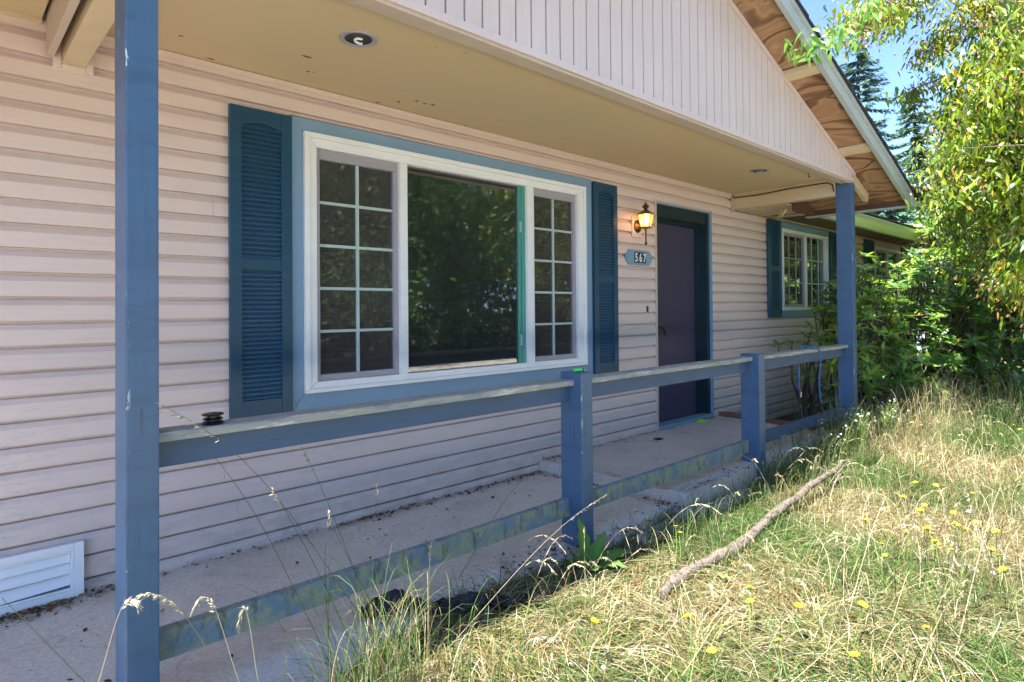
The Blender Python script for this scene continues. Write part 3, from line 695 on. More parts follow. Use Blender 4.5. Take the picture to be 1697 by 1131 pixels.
# ---------------------------------------------------------------- porch posts and railing
def post(name, x0, x1, z0, z1, parent=None):
    return box(name, M['post'], parent, x0, x1, -1.215, -1.072, z0, z1, .005)
tag(post('porch_post', .400, .486, -.06, 2.397), 'full height blue porch post nearest the louvred foundation vent, paint chipped along its edge', 'post', 'full height porch posts')
tag(post('porch_post', 6.368, 6.456, -.1, 2.397), 'full height blue porch post at the far end of the railing under the gable corner', 'post', 'full height porch posts')
box('beam_wrap', M['beige'], house, .39, .50, -1.2, -1.09, 2.3985, 2.41)
rail = thing('porch_railing', 'low blue two rail porch railing with weathered grey caps between the tall posts', 'railing', (3.4, -1.14, 0))
post('newel_post', 2.393, 2.481, -.05, .888, rail); post('newel_post', 4.382, 4.474, -.05, .872, rail)
segs = [(.487, 2.392, 2.43), (2.482, 4.381, 4.40), (4.475, 6.367, 6.38)]
for i, (a, b, c) in enumerate(segs):
    dz = (0, 0, .0)[i]
    box('top_rail', M['rail'], rail, a, b, -1.130, -1.092, .738+dz, .8215+dz, .003)
    # cap laps a little past the newel face
    mb = MB(); nseg = 24; xs = [a + (b-a)*q/nseg for q in range(nseg+1)]
    vs = []; fs = []
    for q, xx in enumerate(xs):
        j = .0012*math.sin(xx*9)+random.uniform(-.001, .001); k2 = .0015*math.sin(xx*13+1)+random.uniform(-.0012, .0012)
        vs += [(xx, -1.166+j, .8225), (xx, -1.168+j, .845+k2), (xx, -1.163+j, .850+k2), (xx, -1.078, .852), (xx, -1.074, .8225)]
    for q in range(nseg):
        for p in range(5): fs.append((q*5+p, q*5+(p+1) % 5, (q+1)*5+(p+1) % 5, (q+1)*5+p))
    fs += [(4, 3, 2, 1, 0), tuple(nseg*5+p for p in range(5))]
    mb.add(vs, fs); mb.build('rail_cap', M['cap'], rail)
    zt = (.238, .236, .262)[i]; zb = (.148, .146, .172)[i]
    mb = MB(); nseg = 16; vs = []; fs = []
    for q in range(nseg+1):
        xx = a+(b-a)*q/nseg; sag = -.004*math.sin(math.pi*q/nseg); k2 = random.uniform(-.0012, .0012)
        vs += [(xx, -1.130, zb+sag), (xx, -1.131, zt-.003+sag+k2), (xx, -1.127, zt+sag+k2), (xx, -1.094, zt+sag), (xx, -1.092, zb+sag)]
    for q in range(nseg):
        for p in range(5): fs.append((q*5+p, q*5+(p+1) % 5, (q+1)*5+(p+1) % 5, (q+1)*5+p))
    fs += [(4, 3, 2, 1, 0), tuple(nseg*5+p for p in range(5))]
    mb.add(vs, fs); mb.build('bottom_rail', M['moss'] if i < 2 else M['rail'], rail)
# ---------------------------------------------------------------- wall lamp, number plate, fittings
lp = thing('wall_lamp', 'lit antique brass carriage lantern on the wall beside the door', 'wall lamp', (4.6, -.02, 1.8))
LX, LY, LZ = 4.53, -.15, 1.925
box('back_block', M['siding'], lp, 4.50, 4.64, -.030, -.0145, 1.845, 2.03, .003)
MB().lathe((4.575, -.031, 1.945), [(0, .035), (.015, .032), (.03, .02), (.052, .010), (.058, 0)], 20, 'y').build('back_plate', M['brass'], lp, smooth=True)
MB().tube([(4.575, -.05, 1.945), (4.56, -.10, 1.925), (4.54, -.14, 1.925), (LX, LY, 1.935)], .008, 8).build('arm', M['brass'], lp, smooth=True)
MB().lathe((LX, LY, 1.755), [(0, 0), (.004, .008), (.014, .028), (.005, .042), (.007, .05), (.009, .14), (.018, .158), (.02, .17), (.012, .18)], 14).build('tail_finial', M['brass'], lp, smooth=True)
def hexr(r, z, ph=.3, n=6): return [(LX+r*math.cos(ph+2*math.pi*i/n), LY+r*math.sin(ph+2*math.pi*i/n), z) for i in range(n)]
MB().prism(hexr(.046, LZ-.012), hexr(.044, LZ)).build('lantern_base', M['brass'], lp)
b0, b1 = hexr(.043, LZ), hexr(.070, LZ+.105)
for i in range(6):
    MB().tube([b0[i], b1[i]], .0038, 5).build('lantern_rib', M['brass'], lp)
    j = (i+1) % 6
    MB().add([b0[i], b0[j], b1[j], b1[i]], [(0, 1, 2, 3)]).build('glass_pane', M['lampglass'], lp)
MB().prism(hexr(.073, LZ+.105), hexr(.075, LZ+.112)).build('lantern_rim', M['brass'], lp)
MB().prism(hexr(.073, LZ+.1125), hexr(.020, LZ+.148)).build('lantern_roof', M['brass'], lp)
MB().lathe((LX, LY, LZ+.148), [(.02, 0), (.014, .008), (.018, .014), (.034, .028), (.03, .034), (.012, .05), (.008, .058), (.004, .07), (0, .076)], 14).build('top_finial', M['brass'], lp, smooth=True)
MB().lathe((LX, LY, LZ+.004), [(.012, 0), (.013, .03), (.016, .04), (.03, .062), (.03, .075), (.018, .094), (0, .10)], 14).build('bulb', M['bulb'], lp, smooth=True)
ld = bpy.data.lights.new('lamp_glow', 'POINT'); ld.energy = 1.3; ld.color = (1, .58, .25); ld.shadow_soft_size = .03
lo_ = bpy.data.objects.new('lamp_glow', ld); C.objects.link(lo_); lo_.location = (LX, LY, LZ+.075)
# the bulb mesh must not block its own lamp
pl = thing('house_number_plate', 'light blue scalloped plaque with the number 567 in white digits on black tiles', 'number plate', (4.60, -.02, 1.66))
PX0, PX1, PZ0, PZ1 = 4.40, 4.80, 1.60, 1.735
ring = []
def arc(cx_, cz_, a0, a1, r=.028, n=5): return [(cx_+r*math.cos(R(a0+(a1-a0)*i/n)), cz_+r*math.sin(R(a0+(a1-a0)*i/n))) for i in range(n+1)]
ring += arc(PX0+.012, PZ0, 90, 0); ring += arc(PX1-.012, PZ0, 180, 90) ; ring += [(PX1+.006, (PZ0+PZ1)/2)]; ring += arc(PX1-.012, PZ1, 270, 180); ring += arc(PX0+.012, PZ1, 0, -90); ring += [(PX0-.006, (PZ0+PZ1)/2)]
MB().prism([(a, -.031, b) for a, b in ring], [(a, -.0145, b) for a, b in ring]).build('plate', M['trimblue'], pl, .003)
for i, d in enumerate('567'):
    cx_ = 4.548+i*.062
    box('number_tile', M['black'], pl, cx_-.026, cx_+.026, -.0345, -.0312, 1.62, 1.716, .001)
    cu = bpy.data.curves.new('digit', 'FONT'); cu.body = d; cu.size = .105; cu.align_x = 'CENTER'; cu.extrude = .0012; cu.offset = .0022
    tmp = bpy.data.objects.new('digit', cu); C.objects.link(tmp); bpy.context.view_layer.update()
    me = bpy.data.meshes.new_from_object(tmp.evaluated_get(bpy.context.evaluated_depsgraph_get())); bpy.data.objects.remove(tmp)
    me.materials.clear(); me.materials.append(M['digit']); me.name = 'digit'
    ob = bpy.data.objects.new('digit', me); C.objects.link(ob); ob.parent = pl
    ob.rotation_euler = (R(90), 0, 0); ob.scale = (.72, 1, 1); ob.location = Vector((cx_, -.0362, 1.632))-WO[pl]
for x in (4.43, 4.77): MB().lathe((x, -.031, 1.668), [(0, .002), (.004, .002), (.004, 0)], 8, 'y').build('screw', M['black'], pl)
tag(box('door_bell', M['black'], None, 4.715, 4.735, -.030, -.0145, 1.18, 1.235, .003), 'small black door bell button on the siding under the number plaque', 'door bell')
# patches of paint fallen from the ceiling
for (px, py, a, b) in ((508, 94, .03, .008), (511, 119, .012, .006), (661, 169, .014, .008), (691, 168, .014, .008), (704, 172, .012, .007), (717, 174, .02, .009), (762, 69, .02, .006), (772, 88, .006, .004), (626, 170, .016, .006), (770, 208, .008, .005), (487, 141, .035, .010), (519, 120, .005, .004), (300, 60, .012, .005), (350, 98, .02, .006)):
    q = at(px, py, Z=2.4545); ring = [(q.x+a*math.cos(k*1.05)*random.uniform(.6, 1.1), q.y+b*1.4*math.sin(k*1.05)*random.uniform(.6, 1.1)) for k in range(6)]
    MB().prism([(u_, v_, 2.4537) for u_, v_ in ring], [(u_, v_, 2.4549) for u_, v_ in ring]).build('peeled_patch', M['brownwood'], house)
# recessed ceiling lights
def can_light(x, y, lab, bulbed):
    t = thing('recessed_light', lab, 'ceiling light', (x, y, 2.45), 'recessed lights in the porch ceiling')
    MB().lathe((x, y, 2.4535), [(.060, 0), (.078, -.006), (.084, -.004), (.086, .001)], 28).build('trim_ring', M['screenframe'], t, smooth=True)
    MB().lathe((x, y, 2.4525), [(.0615, -.0005), (.058, .0015), (.055, .0018), (0, .0018)], 28).build('can', M['black'], t, smooth=True)
    if bulbed:
        mb = MB(); pts = [(x+.018*math.cos(a*.7), y+.012*math.sin(a*.7), 2.436+.0022*a) for a in range(0, 9)]
        mb.tube(pts, .006, 6)
        mb.build('spiral_bulb', M['white'], t, smooth=True)
    else:
        MB().lathe((x, y, 2.436), [(0, 0), (.02, .003), (.028, .012), (.02, .017)], 14).build('bulb', M['screenframe'], t, smooth=True)
can_light(1.41, -.745, 'recessed porch ceiling light with a white spiral bulb, nearer the wide window', True)
can_light(5.46, -.745, 'recessed porch ceiling light with a grey bulb, close to the beige cross beam', False)
for (x, y, lab) in ((.60, -.45, 'small dark ceiling hook beside the first beige beam'), (5.9, -1.0, 'small dark ceiling hook behind the foot of the gable near the far post')):
    pts = [(x, y, 2.456), (x, y, 2.43)] + [(x+.014*(1-math.cos(R(a))), y, 2.43-.014*math.sin(R(a))) for a in range(30, 200, 30)]
    tag(MB().tube(pts, .0028, 6).build('ceiling_hook', M['black'], None, smooth=True), lab, 'hook', 'ceiling hooks')

# ---------------------------------------------------------------- small things on the porch
p = (.664, -1.118, .852)
MB_ = MB().lathe(p, [(0, 0), (.032, 0), (.034, .003), (.030, .007), (.017, .008), (.017, .013), (.029, .0135), (.031, .016), (.028, .019), (.018, .020), (.018, .026), (.031, .027), (.034, .030), (.031, .033), (.012, .034), (.010, .030), (0, .030)], 24)
tag(MB_.build('spool', M['black'], None, smooth=True), 'small black grooved plastic pulley lying on the rail cap beside the first post', 'pulley')
lt = thing('lighter', 'bright green lighter lying on top of the middle newel post', 'lighter', (2.43, -1.15, .889))
MB().tube([(2.405, -1.155, .898), (2.455, -1.165, .898)], .009, 10).build('body', M['green_plastic'], lt, .0, True)
MB().tube([(2.4552, -1.165, .898), (2.465, -1.167, .898)], .008, 10).build('hood', M['black'], lt, smooth=True)
MB().tube([(2.4652, -1.167, .897), (2.474, -1.169, .897)], .007, 10).build('spark_wheel', M['steel'], lt, smooth=True)
q = at(1137, 694, Z=.10); q.y = min(q.y, -.085)
mb = MB().prism([(q.x-.05, q.y-.018, .087), (q.x+.055, q.y-.03, .087), (q.x+.06, q.y+.02, .087), (q.x-.045, q.y+.025, .087)], [(q.x-.05, q.y-.012, .094), (q.x+.055, q.y-.03, .099), (q.x+.05, q.y+.02, .11), (q.x-.045, q.y+.02, .10)])
tag(mb.build('plastic_scrap', M['lime'], None), 'crumpled lime green scrap lying on the slab before the door', 'scrap')
q = at(1091, 728, Z=.086)
tag(box('dark_tile', M['black'], None, q.x-.035, q.x+.035, q.y-.03, q.y+.03, .0855, .092, .002), 'small dark square piece lying flat on the door slab', 'tile')
# rotten edge board by the bed
mb = MB(); n = 14; vs = []; fs = []
for i in range(n+1):
    t = i/n; y = -.02-1.0*t; x = 6.03+.02*math.sin(t*7)-.12*t*t
    h = .125+.012*math.sin(t*11)+random.uniform(-.008, .008)
    vs += [(x-.02, y, -.1), (x-.022, y, h), (x+.022, y, h-.012), (x+.02, y, -.1)]
for i in range(n):
    for j in range(4): fs.append((i*4+j, i*4+(j+1) % 4, (i+1)*4+(j+1) % 4, (i+1)*4+j))
fs += [(3, 2, 1, 0), tuple(n*4+j for j in range(4))]
mb.add(vs, fs); tag(mb.build('edge_board', M['rotboard']), 'rotten red brown board edging the slab beside the door', 'board')

# bungee cord over the far rail
bg_ = thing('bungee_cord', 'bright blue bungee cord draped over the far section of rail', 'bungee cord', (5.75, -1.14, .85))
cx0 = 5.63
MB().tube([(5.47, -1.06, .32+.18), (5.475, -1.06, .62), (5.47, -1.058, .80), (5.475, -1.068, .86), (5.50, -1.09, .875), (5.56, -1.13, .868), (5.60, -1.165, .862), (5.62, -1.18, .84), (5.63, -1.178, .80), (5.63, -1.18, .7), (5.605, -1.18, .6), (5.61, -1.178, .5), (5.635, -1.18, .38)], .0062, 8).build('elastic', M['bluecord'], bg_, smooth=True)
MB().tube([(5.635, -1.18, .38), (5.64, -1.18, .34), (5.65, -1.18, .28)], [.012, .011, .006], 8).build('hook', M['black'], bg_, smooth=True)
MB().tube([(5.47, -1.06, .50), (5.47, -1.06, .45), (5.48, -1.06, .36)], [.014, .013, .005], 8).build('hook', M['black'], bg_, smooth=True)
MB().box(5.478, 5.515, -1.068, -1.060, .43, .475).build('tag', M['digit'], bg_, .006)

# ---------------------------------------------------------------- dead branch, plastic, dock plant
P0 = [at(1095, 985, Z=.0), at(1125, 962, Z=.01), at(1165, 935, Z=.02), at(1215, 905, Z=.03), at(1250, 875, Z=.03), at(1290, 845, Z=.04), at(1325, 826, Z=.05), at(1350, 800, Z=.05), at(1375, 780, Z=.05), at(1393, 765, Z=.06)]
pts = []; rad = []
rr = [.018, .028, .025, .033, .024, .028, .021, .021, .017, .014]
for i in range(len(P0)-1):
    for k in range(5):
        t = k/5; pts.append(P0[i].lerp(P0[i+1], t)+Vector((random.uniform(-.004, .004)+.010*math.sin(i*1.9+k*.35), random.uniform(-.004, .004)+.018*math.sin(i*1.3+k*.26), random.uniform(-.003, .003)-.008)))
        rad.append((rr[i]*(1-t)+rr[i+1]*t)*random.uniform(.94, 1.06))
pts.append(P0[-1]); rad.append(rr[-1])
lg = MB().tube(pts, rad, 12)
k = pts[22]; lg.tube([k, k+Vector((.03, -.03, .035))], [.018, .012], 8)
tag(lg.build('fallen_branch', M['log'], None, smooth=True), 'long crooked grey dead branch lying in the grass in front of the railing', 'branch')
# black plastic strip
def plastic():
    a = at(598, 1018, Z=.02); b = at(900, 1000, Z=.0); nu, nv = 46, 11; V = []
    for i in range(nu+1):
        t = i/nu; c = a.lerp(b, t); wd = .035+.03*math.sin(t*math.pi)+.015*math.sin(t*19)
        for j in range(nv+1):
            s = j/nv-.5
            h = .045*math.exp(-((t-.2)/.12)**2)*(1-abs(s)*1.6)+.05*(1-abs(s)*1.8)*abs(math.sin(t*7+.4))
            h += .045*abs(mnoise.noise(Vector((t*18, s*7, 1)))) + .014*abs(mnoise.noise(Vector((t*38, s*14, 5))))
            V.append((c.x+s*wd*.3+.02*mnoise.noise(Vector((t*20, s*5, 9))), c.y+s*wd*2*.9+.03*mnoise.noise(Vector((t*9, s*3, 2))), max(.004, h+.005)))
    V = np.array(V); i, j = np.meshgrid(np.arange(nu), np.arange(nv), indexing='ij'); q = (i*(nv+1)+j).ravel()
    return npmesh('plastic_sheet', V, np.stack([q, q+nv+1, q+nv+2, q+1], 1), None, M['bag'], origin=tuple(V.mean(0)*[1, 1, 0]))
tag(plastic(), 'crumpled black plastic sheet lying along the edge of the concrete walkway', 'plastic sheet')

def big_leaf(name, mat, parent, base, d, L, Wd, droop=.3, wavy=.0, fold=.15, col=(.10, .22, .04), n=8, shape=1.0):
    d = Vector(d).normalized(); side = d.cross(Vector((0, 0, 1)))
    side = side.normalized() if side.length > .1 else Vector((1, 0, 0))
    nn = side.cross(d); V = []; cols = []
    for i in range(n+1):
        t = i/n; c = Vector(base)+d*L*t+Vector((0, 0, -droop*L*t*t)); wv = Wd*.5*(math.sin(math.pi*min(1, t**.8*.97+.03))**shape)+.002
        for s in (-1, -.5, 0, .5, 1):
            V.append(c+side*s*wv+nn*(abs(s)*fold*wv+ wavy*Wd*math.sin(t*23+s*3)*abs(s))); k = 1.25 if s == 0 else 1
            cols.append([min(1, q*k*random.uniform(.9, 1.1)) for q in col])
    V = np.array([tuple(v) for v in V]); i, j = np.meshgrid(np.arange(n), np.arange(4), indexing='ij'); q = (i*5+j).ravel()
    return npmesh(name, V, np.stack([q, q+5, q+6, q+1], 1), None, mat, np.array(cols), parent, origin=tuple(base), smooth=True)
dk = thing('dock_plant', 'broad leaved green dock plant growing at the foot of the middle newel post', 'plant', (2.26, -1.37, -.03))
for az, el, L, Wd, dr in ((100, 80, .21, .075, .05), (170, 55, .16, .07, .3), (20, 50, .18, .06, .4), (-20, 35, .22, .075, .4), (-60, 40, .17, .07, .5), (60, 60, .17, .05, .2), (-130, 45, .14, .06, .4), (0, 65, .20, .05, .3), (140, 35, .13, .05, .3)):
    b = (2.26+.015*math.cos(R(az)), -1.37+.015*math.sin(R(az)), -.02)
    d = (math.cos(R(az))*math.cos(R(el)), math.sin(R(az))*math.cos(R(el)), math.sin(R(el)))
    big_leaf('leaf', M['leaf'], dk, b, d, L*1.25, Wd*1.3, dr, .08, .15, (.13, .27, .06))

# ---------------------------------------------------------------- leaf litter along the wall
def litter():
    n = 2600; xs = []; ys = []
    while len(xs) < n:
        x = random.uniform(-.6, 6.0)
        dens = .25+.75*max(0, mnoise.noise(Vector((x*1.7, 3.3, 0)))+.35)
        if 1.7 < x < 3.6: dens += .5
        if random.random() > dens: continue
        if random.random() < .72: y = -.02-abs(random.gauss(0, .035))
        else: y = -random.random()**1.6*1.1-.02
        if x > 3.3 and random.random() < .5: continue
        xs.append(x); ys.append(y)
    for _ in range(500):   # pocket in front of the vent, and the gap by the slab step
        xs.append(random.gauss(.28, .12)); ys.append(-.05-abs(random.gauss(0, .05)))
    for _ in range(500):
        xs.append(random.uniform(3.25, 3.35)); ys.append(random.uniform(-1.2, -.02))
    for _ in range(1500):
        xs.append(random.uniform(2.3, 4.3)); ys.append(random.gauss(-1.26, .045))
    for _ in range(500):
        xs.append(random.uniform(1.9, 2.6)); ys.append(random.gauss(-1.16, .06))
    for _ in range(2600):
        xq = random.uniform(1.5, 4.4); xs.append(xq); ys.append(random.uniform(-1.22, -1.48) if xq < 2.8 else random.uniform(-1.30, -1.52))
    n = len(xs); xs = np.array(xs); ys = np.array(ys)
    zs = np.where(ys < -1.235, -.045, np.where(xs > 3.34, .087, .002))+rng.uniform(0, .012, n)
    pos = np.stack([xs, ys, zs], 1); az = rng.uniform(0, 2*np.pi, n)
    d = np.stack([np.cos(az), np.sin(az), rng.normal(0, .12, n)], 1)
    nm = norm(np.stack([rng.normal(0, .4, n), rng.normal(0, .4, n), np.ones(n)], 1))
    L = rng.uniform(.008, .035, n); Wd = np.where(rng.random(n) < .35, L*.45, .0025)
    V, q, t = leaves(pos, d, nm, L, Wd, 0, .1)
    base = np.array([(.16, .065, .03), (.10, .05, .03), (.24, .12, .05), (.06, .04, .03), (.30, .2, .1)])[rng.integers(0, 5, n)]
    return npmesh('leaf_litter', V, q, t, M['straw'], np.repeat(base, 6, 0), origin=(2, -.1, 0))
tag(litter(), 'brown needles and leaf crumbs scattered along the foot of the wall', 'litter', kind='stuff')

# ---------------------------------------------------------------- grass
def blades(xy, z, az, L, Wd, lean, lift, cols, segs=4):
    """arching blades. lean: horizontal reach as a share of L; lift: peak height share"""
    n = len(xy); ts = np.linspace(0, 1, segs+1)
    h = np.stack([np.cos(az), np.sin(az)], 1); s = np.stack([-np.sin(az), np.cos(az)], 1)
    Vs = []
    curl = rng.normal(0, .25, n)
    for t in ts:
        reach = L*lean*t; hz = L*lift*(np.sin(np.pi*np.minimum(t*.5+.0, 1))*1.0 if False else (1-(1-t)**2)*1.0)*(1-.0*t) - L*lean*lean*.35*t**3
        c = np.stack([xy[:, 0]+h[:, 0]*reach+s[:, 0]*curl*L*t*t, xy[:, 1]+h[:, 1]*reach+s[:, 1]*curl*L*t*t, z+hz], 1)
        gzv = np.maximum(c[:, 2], z+.004); c[:, 2] = gzv
        wv = Wd*(1-t)**.6*.5+.0003
        Vs.append(c-np.stack([s[:, 0]*wv, s[:, 1]*wv, -.4*wv], 1)); Vs.append(c+np.stack([s[:, 0]*wv, s[:, 1]*wv, .4*wv], 1))
    V = np.stack(Vs, 1).reshape(-1, 3); k = 2*(segs+1); b = np.arange(n)[:, None]*k
    q = np.concatenate([b+np.array([[2*i, 2*i+1, 2*i+3, 2*i+2]]) for i in range(segs)])
    return V, q, None, np.repeat(cols, k, 0)
PAL_G = np.array([(.08, .18, .035), (.12, .23, .05), (.045, .11, .025), (.17, .25, .06), (.10, .17, .07)])
PAL_S = np.array([(.44, .37, .18), (.56, .48, .30), (.28, .21, .10), (.66, .60, .44), (.36, .33, .13), (.20, .13, .06)])
def grasscols(xy, green_bias):
    n = len(xy)
    f = np.array([mnoise.noise(Vector((a*1.1, b*1.6, 7))) for a, b in xy])
    g = rng.random(n) < np.clip(green_bias+f*1.1, .08, .92)
    c = np.where(g[:, None], PAL_G[rng.integers(0, 5, n)], PAL_S[rng.integers(0, 6, n)])
    return c*rng.uniform(.38, .88, (n, 1))
def edgey(x):     # front edge of the paving
    return np.interp(x, [-2.5, -1, .3, .8, 1.3, 1.8, 2.3, 2.8, 3.2, 4.3, 6.0, 6.4, 14], [-1.78, -1.75, -1.62, -1.42, -1.28, -1.27, -1.33, -1.30, -1.34, -1.27, -1.17, -1.0, -1.0])
def sample_lawn(n, x0, x1, ymin):
    x = rng.uniform(x0, x1, n*3); y = rng.uniform(ymin, -1.0, n*3)
    ok = (y < edgey(x)+rng.normal(0, .03, n*3))
    x = x[ok][:n]; y = y[ok][:n]; return np.stack([x, y], 1)
def lawn(nm, specs):
    parts = []
    for (n, x0, x1, ymin, Lr, wr, leanr, liftr, gb, segs) in specs:
        xy = sample_lawn(n, x0, x1, ymin); n = len(xy); z = gz(xy[:, 0], xy[:, 1])
        fld = np.array([mnoise.noise(Vector((a*2.2, b*2.2, 2))) for a, b in xy])*7.0
        az = fld+rng.normal(0, .95, n)
        flop = rng.random(n)
        parts.append(blades(xy, z, az, rng.uniform(*Lr, n), rng.uniform(*wr, n), rng.uniform(*leanr, n), rng.uniform(*liftr, n), grasscols(xy, gb), segs))
    V, q, t, c = catmesh(parts)
    return npmesh(nm, V, q, t, M['blade'], c, origin=(4, -2, 0))
g1 = lawn('grass', [
    (42000, .9, 5.2, -3.4, (.12, .34), (.0018, .0040), (.65, .98), (.08, .30), .52, 4),
    (30000, .9, 5.2, -3.4, (.05, .14), (.002, .005), (.8, .98), (.03, .14), .32, 3),
    (11000, .9, 5.2, -3.4, (.25, .50), (.0016, .0032), (.8, .98), (.08, .24), .15, 5),
    (36000, 5.2, 11, -3.6, (.15, .40), (.003, .0055), (.5, .95), (.12, .42), .42, 3),
    (12000, 11, 20, -4, (.2, .45), (.006, .012), (.4, .9), (.2, .6), .5, 2),
    (7000, -1.5, .9, -3.2, (.12, .3), (.002, .004), (.5, .95), (.15, .5), .6, 3),
])
tag(g1, 'long matted lawn of green and straw coloured grass before the porch', 'grass', kind='stuff')
def upright():
    parts = []
    xy = sample_lawn(2600, .9, 9.5, -3.2); n = len(xy)
    parts.append(blades(xy, gz(xy[:, 0], xy[:, 1]), rng.uniform(0, 6.28, n), rng.uniform(.12, .34, n), rng.uniform(.0018, .0032, n), rng.uniform(.2, .7, n), rng.uniform(.45, .85, n), grasscols(xy, .45), 5))
    for (cx_, cy_, sp, nn_, h0, h1, gb) in ((1.0, -1.62, .07, 260, .25, .60, .85), (.86, -1.68, .10, 110, .2, .5, .8), (1.25, -1.72, .16, 320, .08, .20, .6), (.95, -1.76, .10, 60, .2, .5, .7), (1.75, -1.66, .10, 90, .1, .25, .8), (2.9, -1.50, .16, 260, .10, .26, .85), (4.55, -1.36, .14, 260, .12, .32, .9), (3.75, -1.55, .15, 160, .1, .22, .8), (5.0, -1.34, .30, 420, .18, .46, .7), (5.7, -1.36, .3, 520, .2, .55, .6), (4.45, -1.33, .15, 240, .15, .40, .8), (6.3, -1.4, .35, 420, .15, .5, .55), (7.2, -1.5, .5, 800, .2, .6, .35), (8.4, -1.8, .6, 1100, .25, .8, .3), (6.2, -2.0, .5, 500, .15, .40, .3), (7.4, -2.3, .5, 700, .2, .6, .3), (4.9, -1.9, .5, 450, .12, .32, .45), (4.6, -2.6, .5, 500, .15, .42, .25), (3.4, -2.6, .35, 350, .12, .34, .25), (2.75, -1.80, .12, 130, .06, .2, .5), (3.35, -1.76, .10, 120, .06, .2, .7), (4.0, -1.68, .12, 150, .08, .24, .6), (4.7, -1.6, .12, 150, .08, .26, .7), (3.1, -1.40, .3, 260, .08, .24, .75), (4.0, -1.36, .3, 260, .08, .26, .8)):
        xy = np.stack([rng.normal(cx_, sp, nn_), rng.normal(cy_, sp*.6, nn_)], 1)
        if cx_ < 2.5: xy[:, 1] = np.minimum(xy[:, 1], edgey(xy[:, 0])-.02)
        parts.append(blades(xy, gz(xy[:, 0], xy[:, 1])-.01, rng.uniform(0, 6.28, nn_), rng.uniform(h0, h1, nn_), rng.uniform(.0014, .003, nn_), rng.uniform(.08, .5, nn_), rng.uniform(.6, .98, nn_), grasscols(xy, gb), 6))
    V, q, t, c = catmesh(parts); return npmesh('tall_grass', V, q, t, M['blade'], c, origin=(2, -1.6, 0))
tag(upright(), 'upright thin grass blades in tussocks along the edge of the walkway', 'grass', kind='stuff')

def seeded():
    xy = sample_lawn(420, 1.6, 9, -3.1); parts = []
    for a, b in xy:
        L = rng.uniform(.25, .55); az = rng.uniform(0, 6.28); ln = rng.uniform(.2, .8)
        pts = [Vector((a+math.cos(az)*L*ln*t, b+math.sin(az)*L*ln*t, float(gz(a, b))+L*.75*(1-(1-t)**2)-L*.3*ln*t**3)) for t in np.linspace(0, 1, 8)]
        P = np.array([tuple(p) for p in pts]); d = P[1:]-P[:-1]; n = len(d); tone = np.array([.50, .44, .29])*rng.uniform(.5, 1.0)
        V, q, t3 = leaves(P[:-1], d, rand_unit(n), np.linalg.norm(d, axis=1)*1.08, .0026, 0); parts.append((V, q, t3, np.tile(tone, (len(V), 1))))
        m_ = 26; f = rng.uniform(4.6, 6.99, m_); i = f.astype(int); P2 = P[i]+(P[i+1]-P[i])*(f-i)[:, None]
        V, q, t3 = leaves(P2, norm(d[i])+rand_unit(m_)*.5+[[0, 0, -.2]], rand_unit(m_), rng.uniform(.008, .017, m_), .003, .2); parts.append((V, q, t3, np.tile(tone*1.05, (len(V), 1))))
    V, q, t, c = catmesh(parts); return npmesh('seeding_grass', V, q, t, M['blade'], c, origin=(4, -2, 0))
tag(seeded(), 'bleached seeding grass stems scattered through the lawn', 'grass', kind='stuff')

# seed stalks, each a thing
def stalk(base, tip, bow, seed, col, hd=.10, label='', r=.0012):
    base = Vector(base); tip = Vector(tip); pts = []
    for i in range(11):
        t = i/10; p = base.lerp(tip, t); p.z += bow*math.sin(math.pi*t**1.4)*1.0; pts.append(p)
    t_ = thing('grass_stalk', label, 'grass stalk', base, 'bleached seed stalks in the open lawn' if 'lawn' in label else 'tall grass stalks along the walkway edge')
    mb = MB().tube(pts, [r*(1-.5*i/10) for i in range(11)], 5)
    o = mb.build('stem', M['blade'], t_)
    a = o.data.attributes.new('col', 'FLOAT_COLOR', 'POINT'); a.data.foreach_set('color', [v for _ in o.data.vertices for v in (*col, 1)])
    if seed:
        n = seed; tt = rng.uniform(1-hd, 1.0, n); P = []; D = []
        for k in range(n):
            f = tt[k]*10; i = min(9, int(f)); P.append(pts[i].lerp(pts[i+1], f-i)); D.append(pts[i+1]-pts[i])
        P = np.array([tuple(v) for v in P]); D = norm(np.array([tuple(v) for v in D])); D = norm(D+rand_unit(n)*.45+np.array([[0, 0, -.25]]))
        V, q, t3 = leaves(P, D, rand_unit(n), rng.uniform(.010, .022, n), .0035, .3, .3)
        c = np.array([(.46, .41, .31)])*rng.uniform(.6, 1.1, (n, 1))
        npmesh('seed_head', V, q, t3, M['straw'], np.repeat(c, 6, 0), t_)['kind'] = 'stuff'
G_, S_ = (.09, .12, .04), (.34, .30, .20)
def gp_(px, py, Y): return at(px, py, Y=Y)
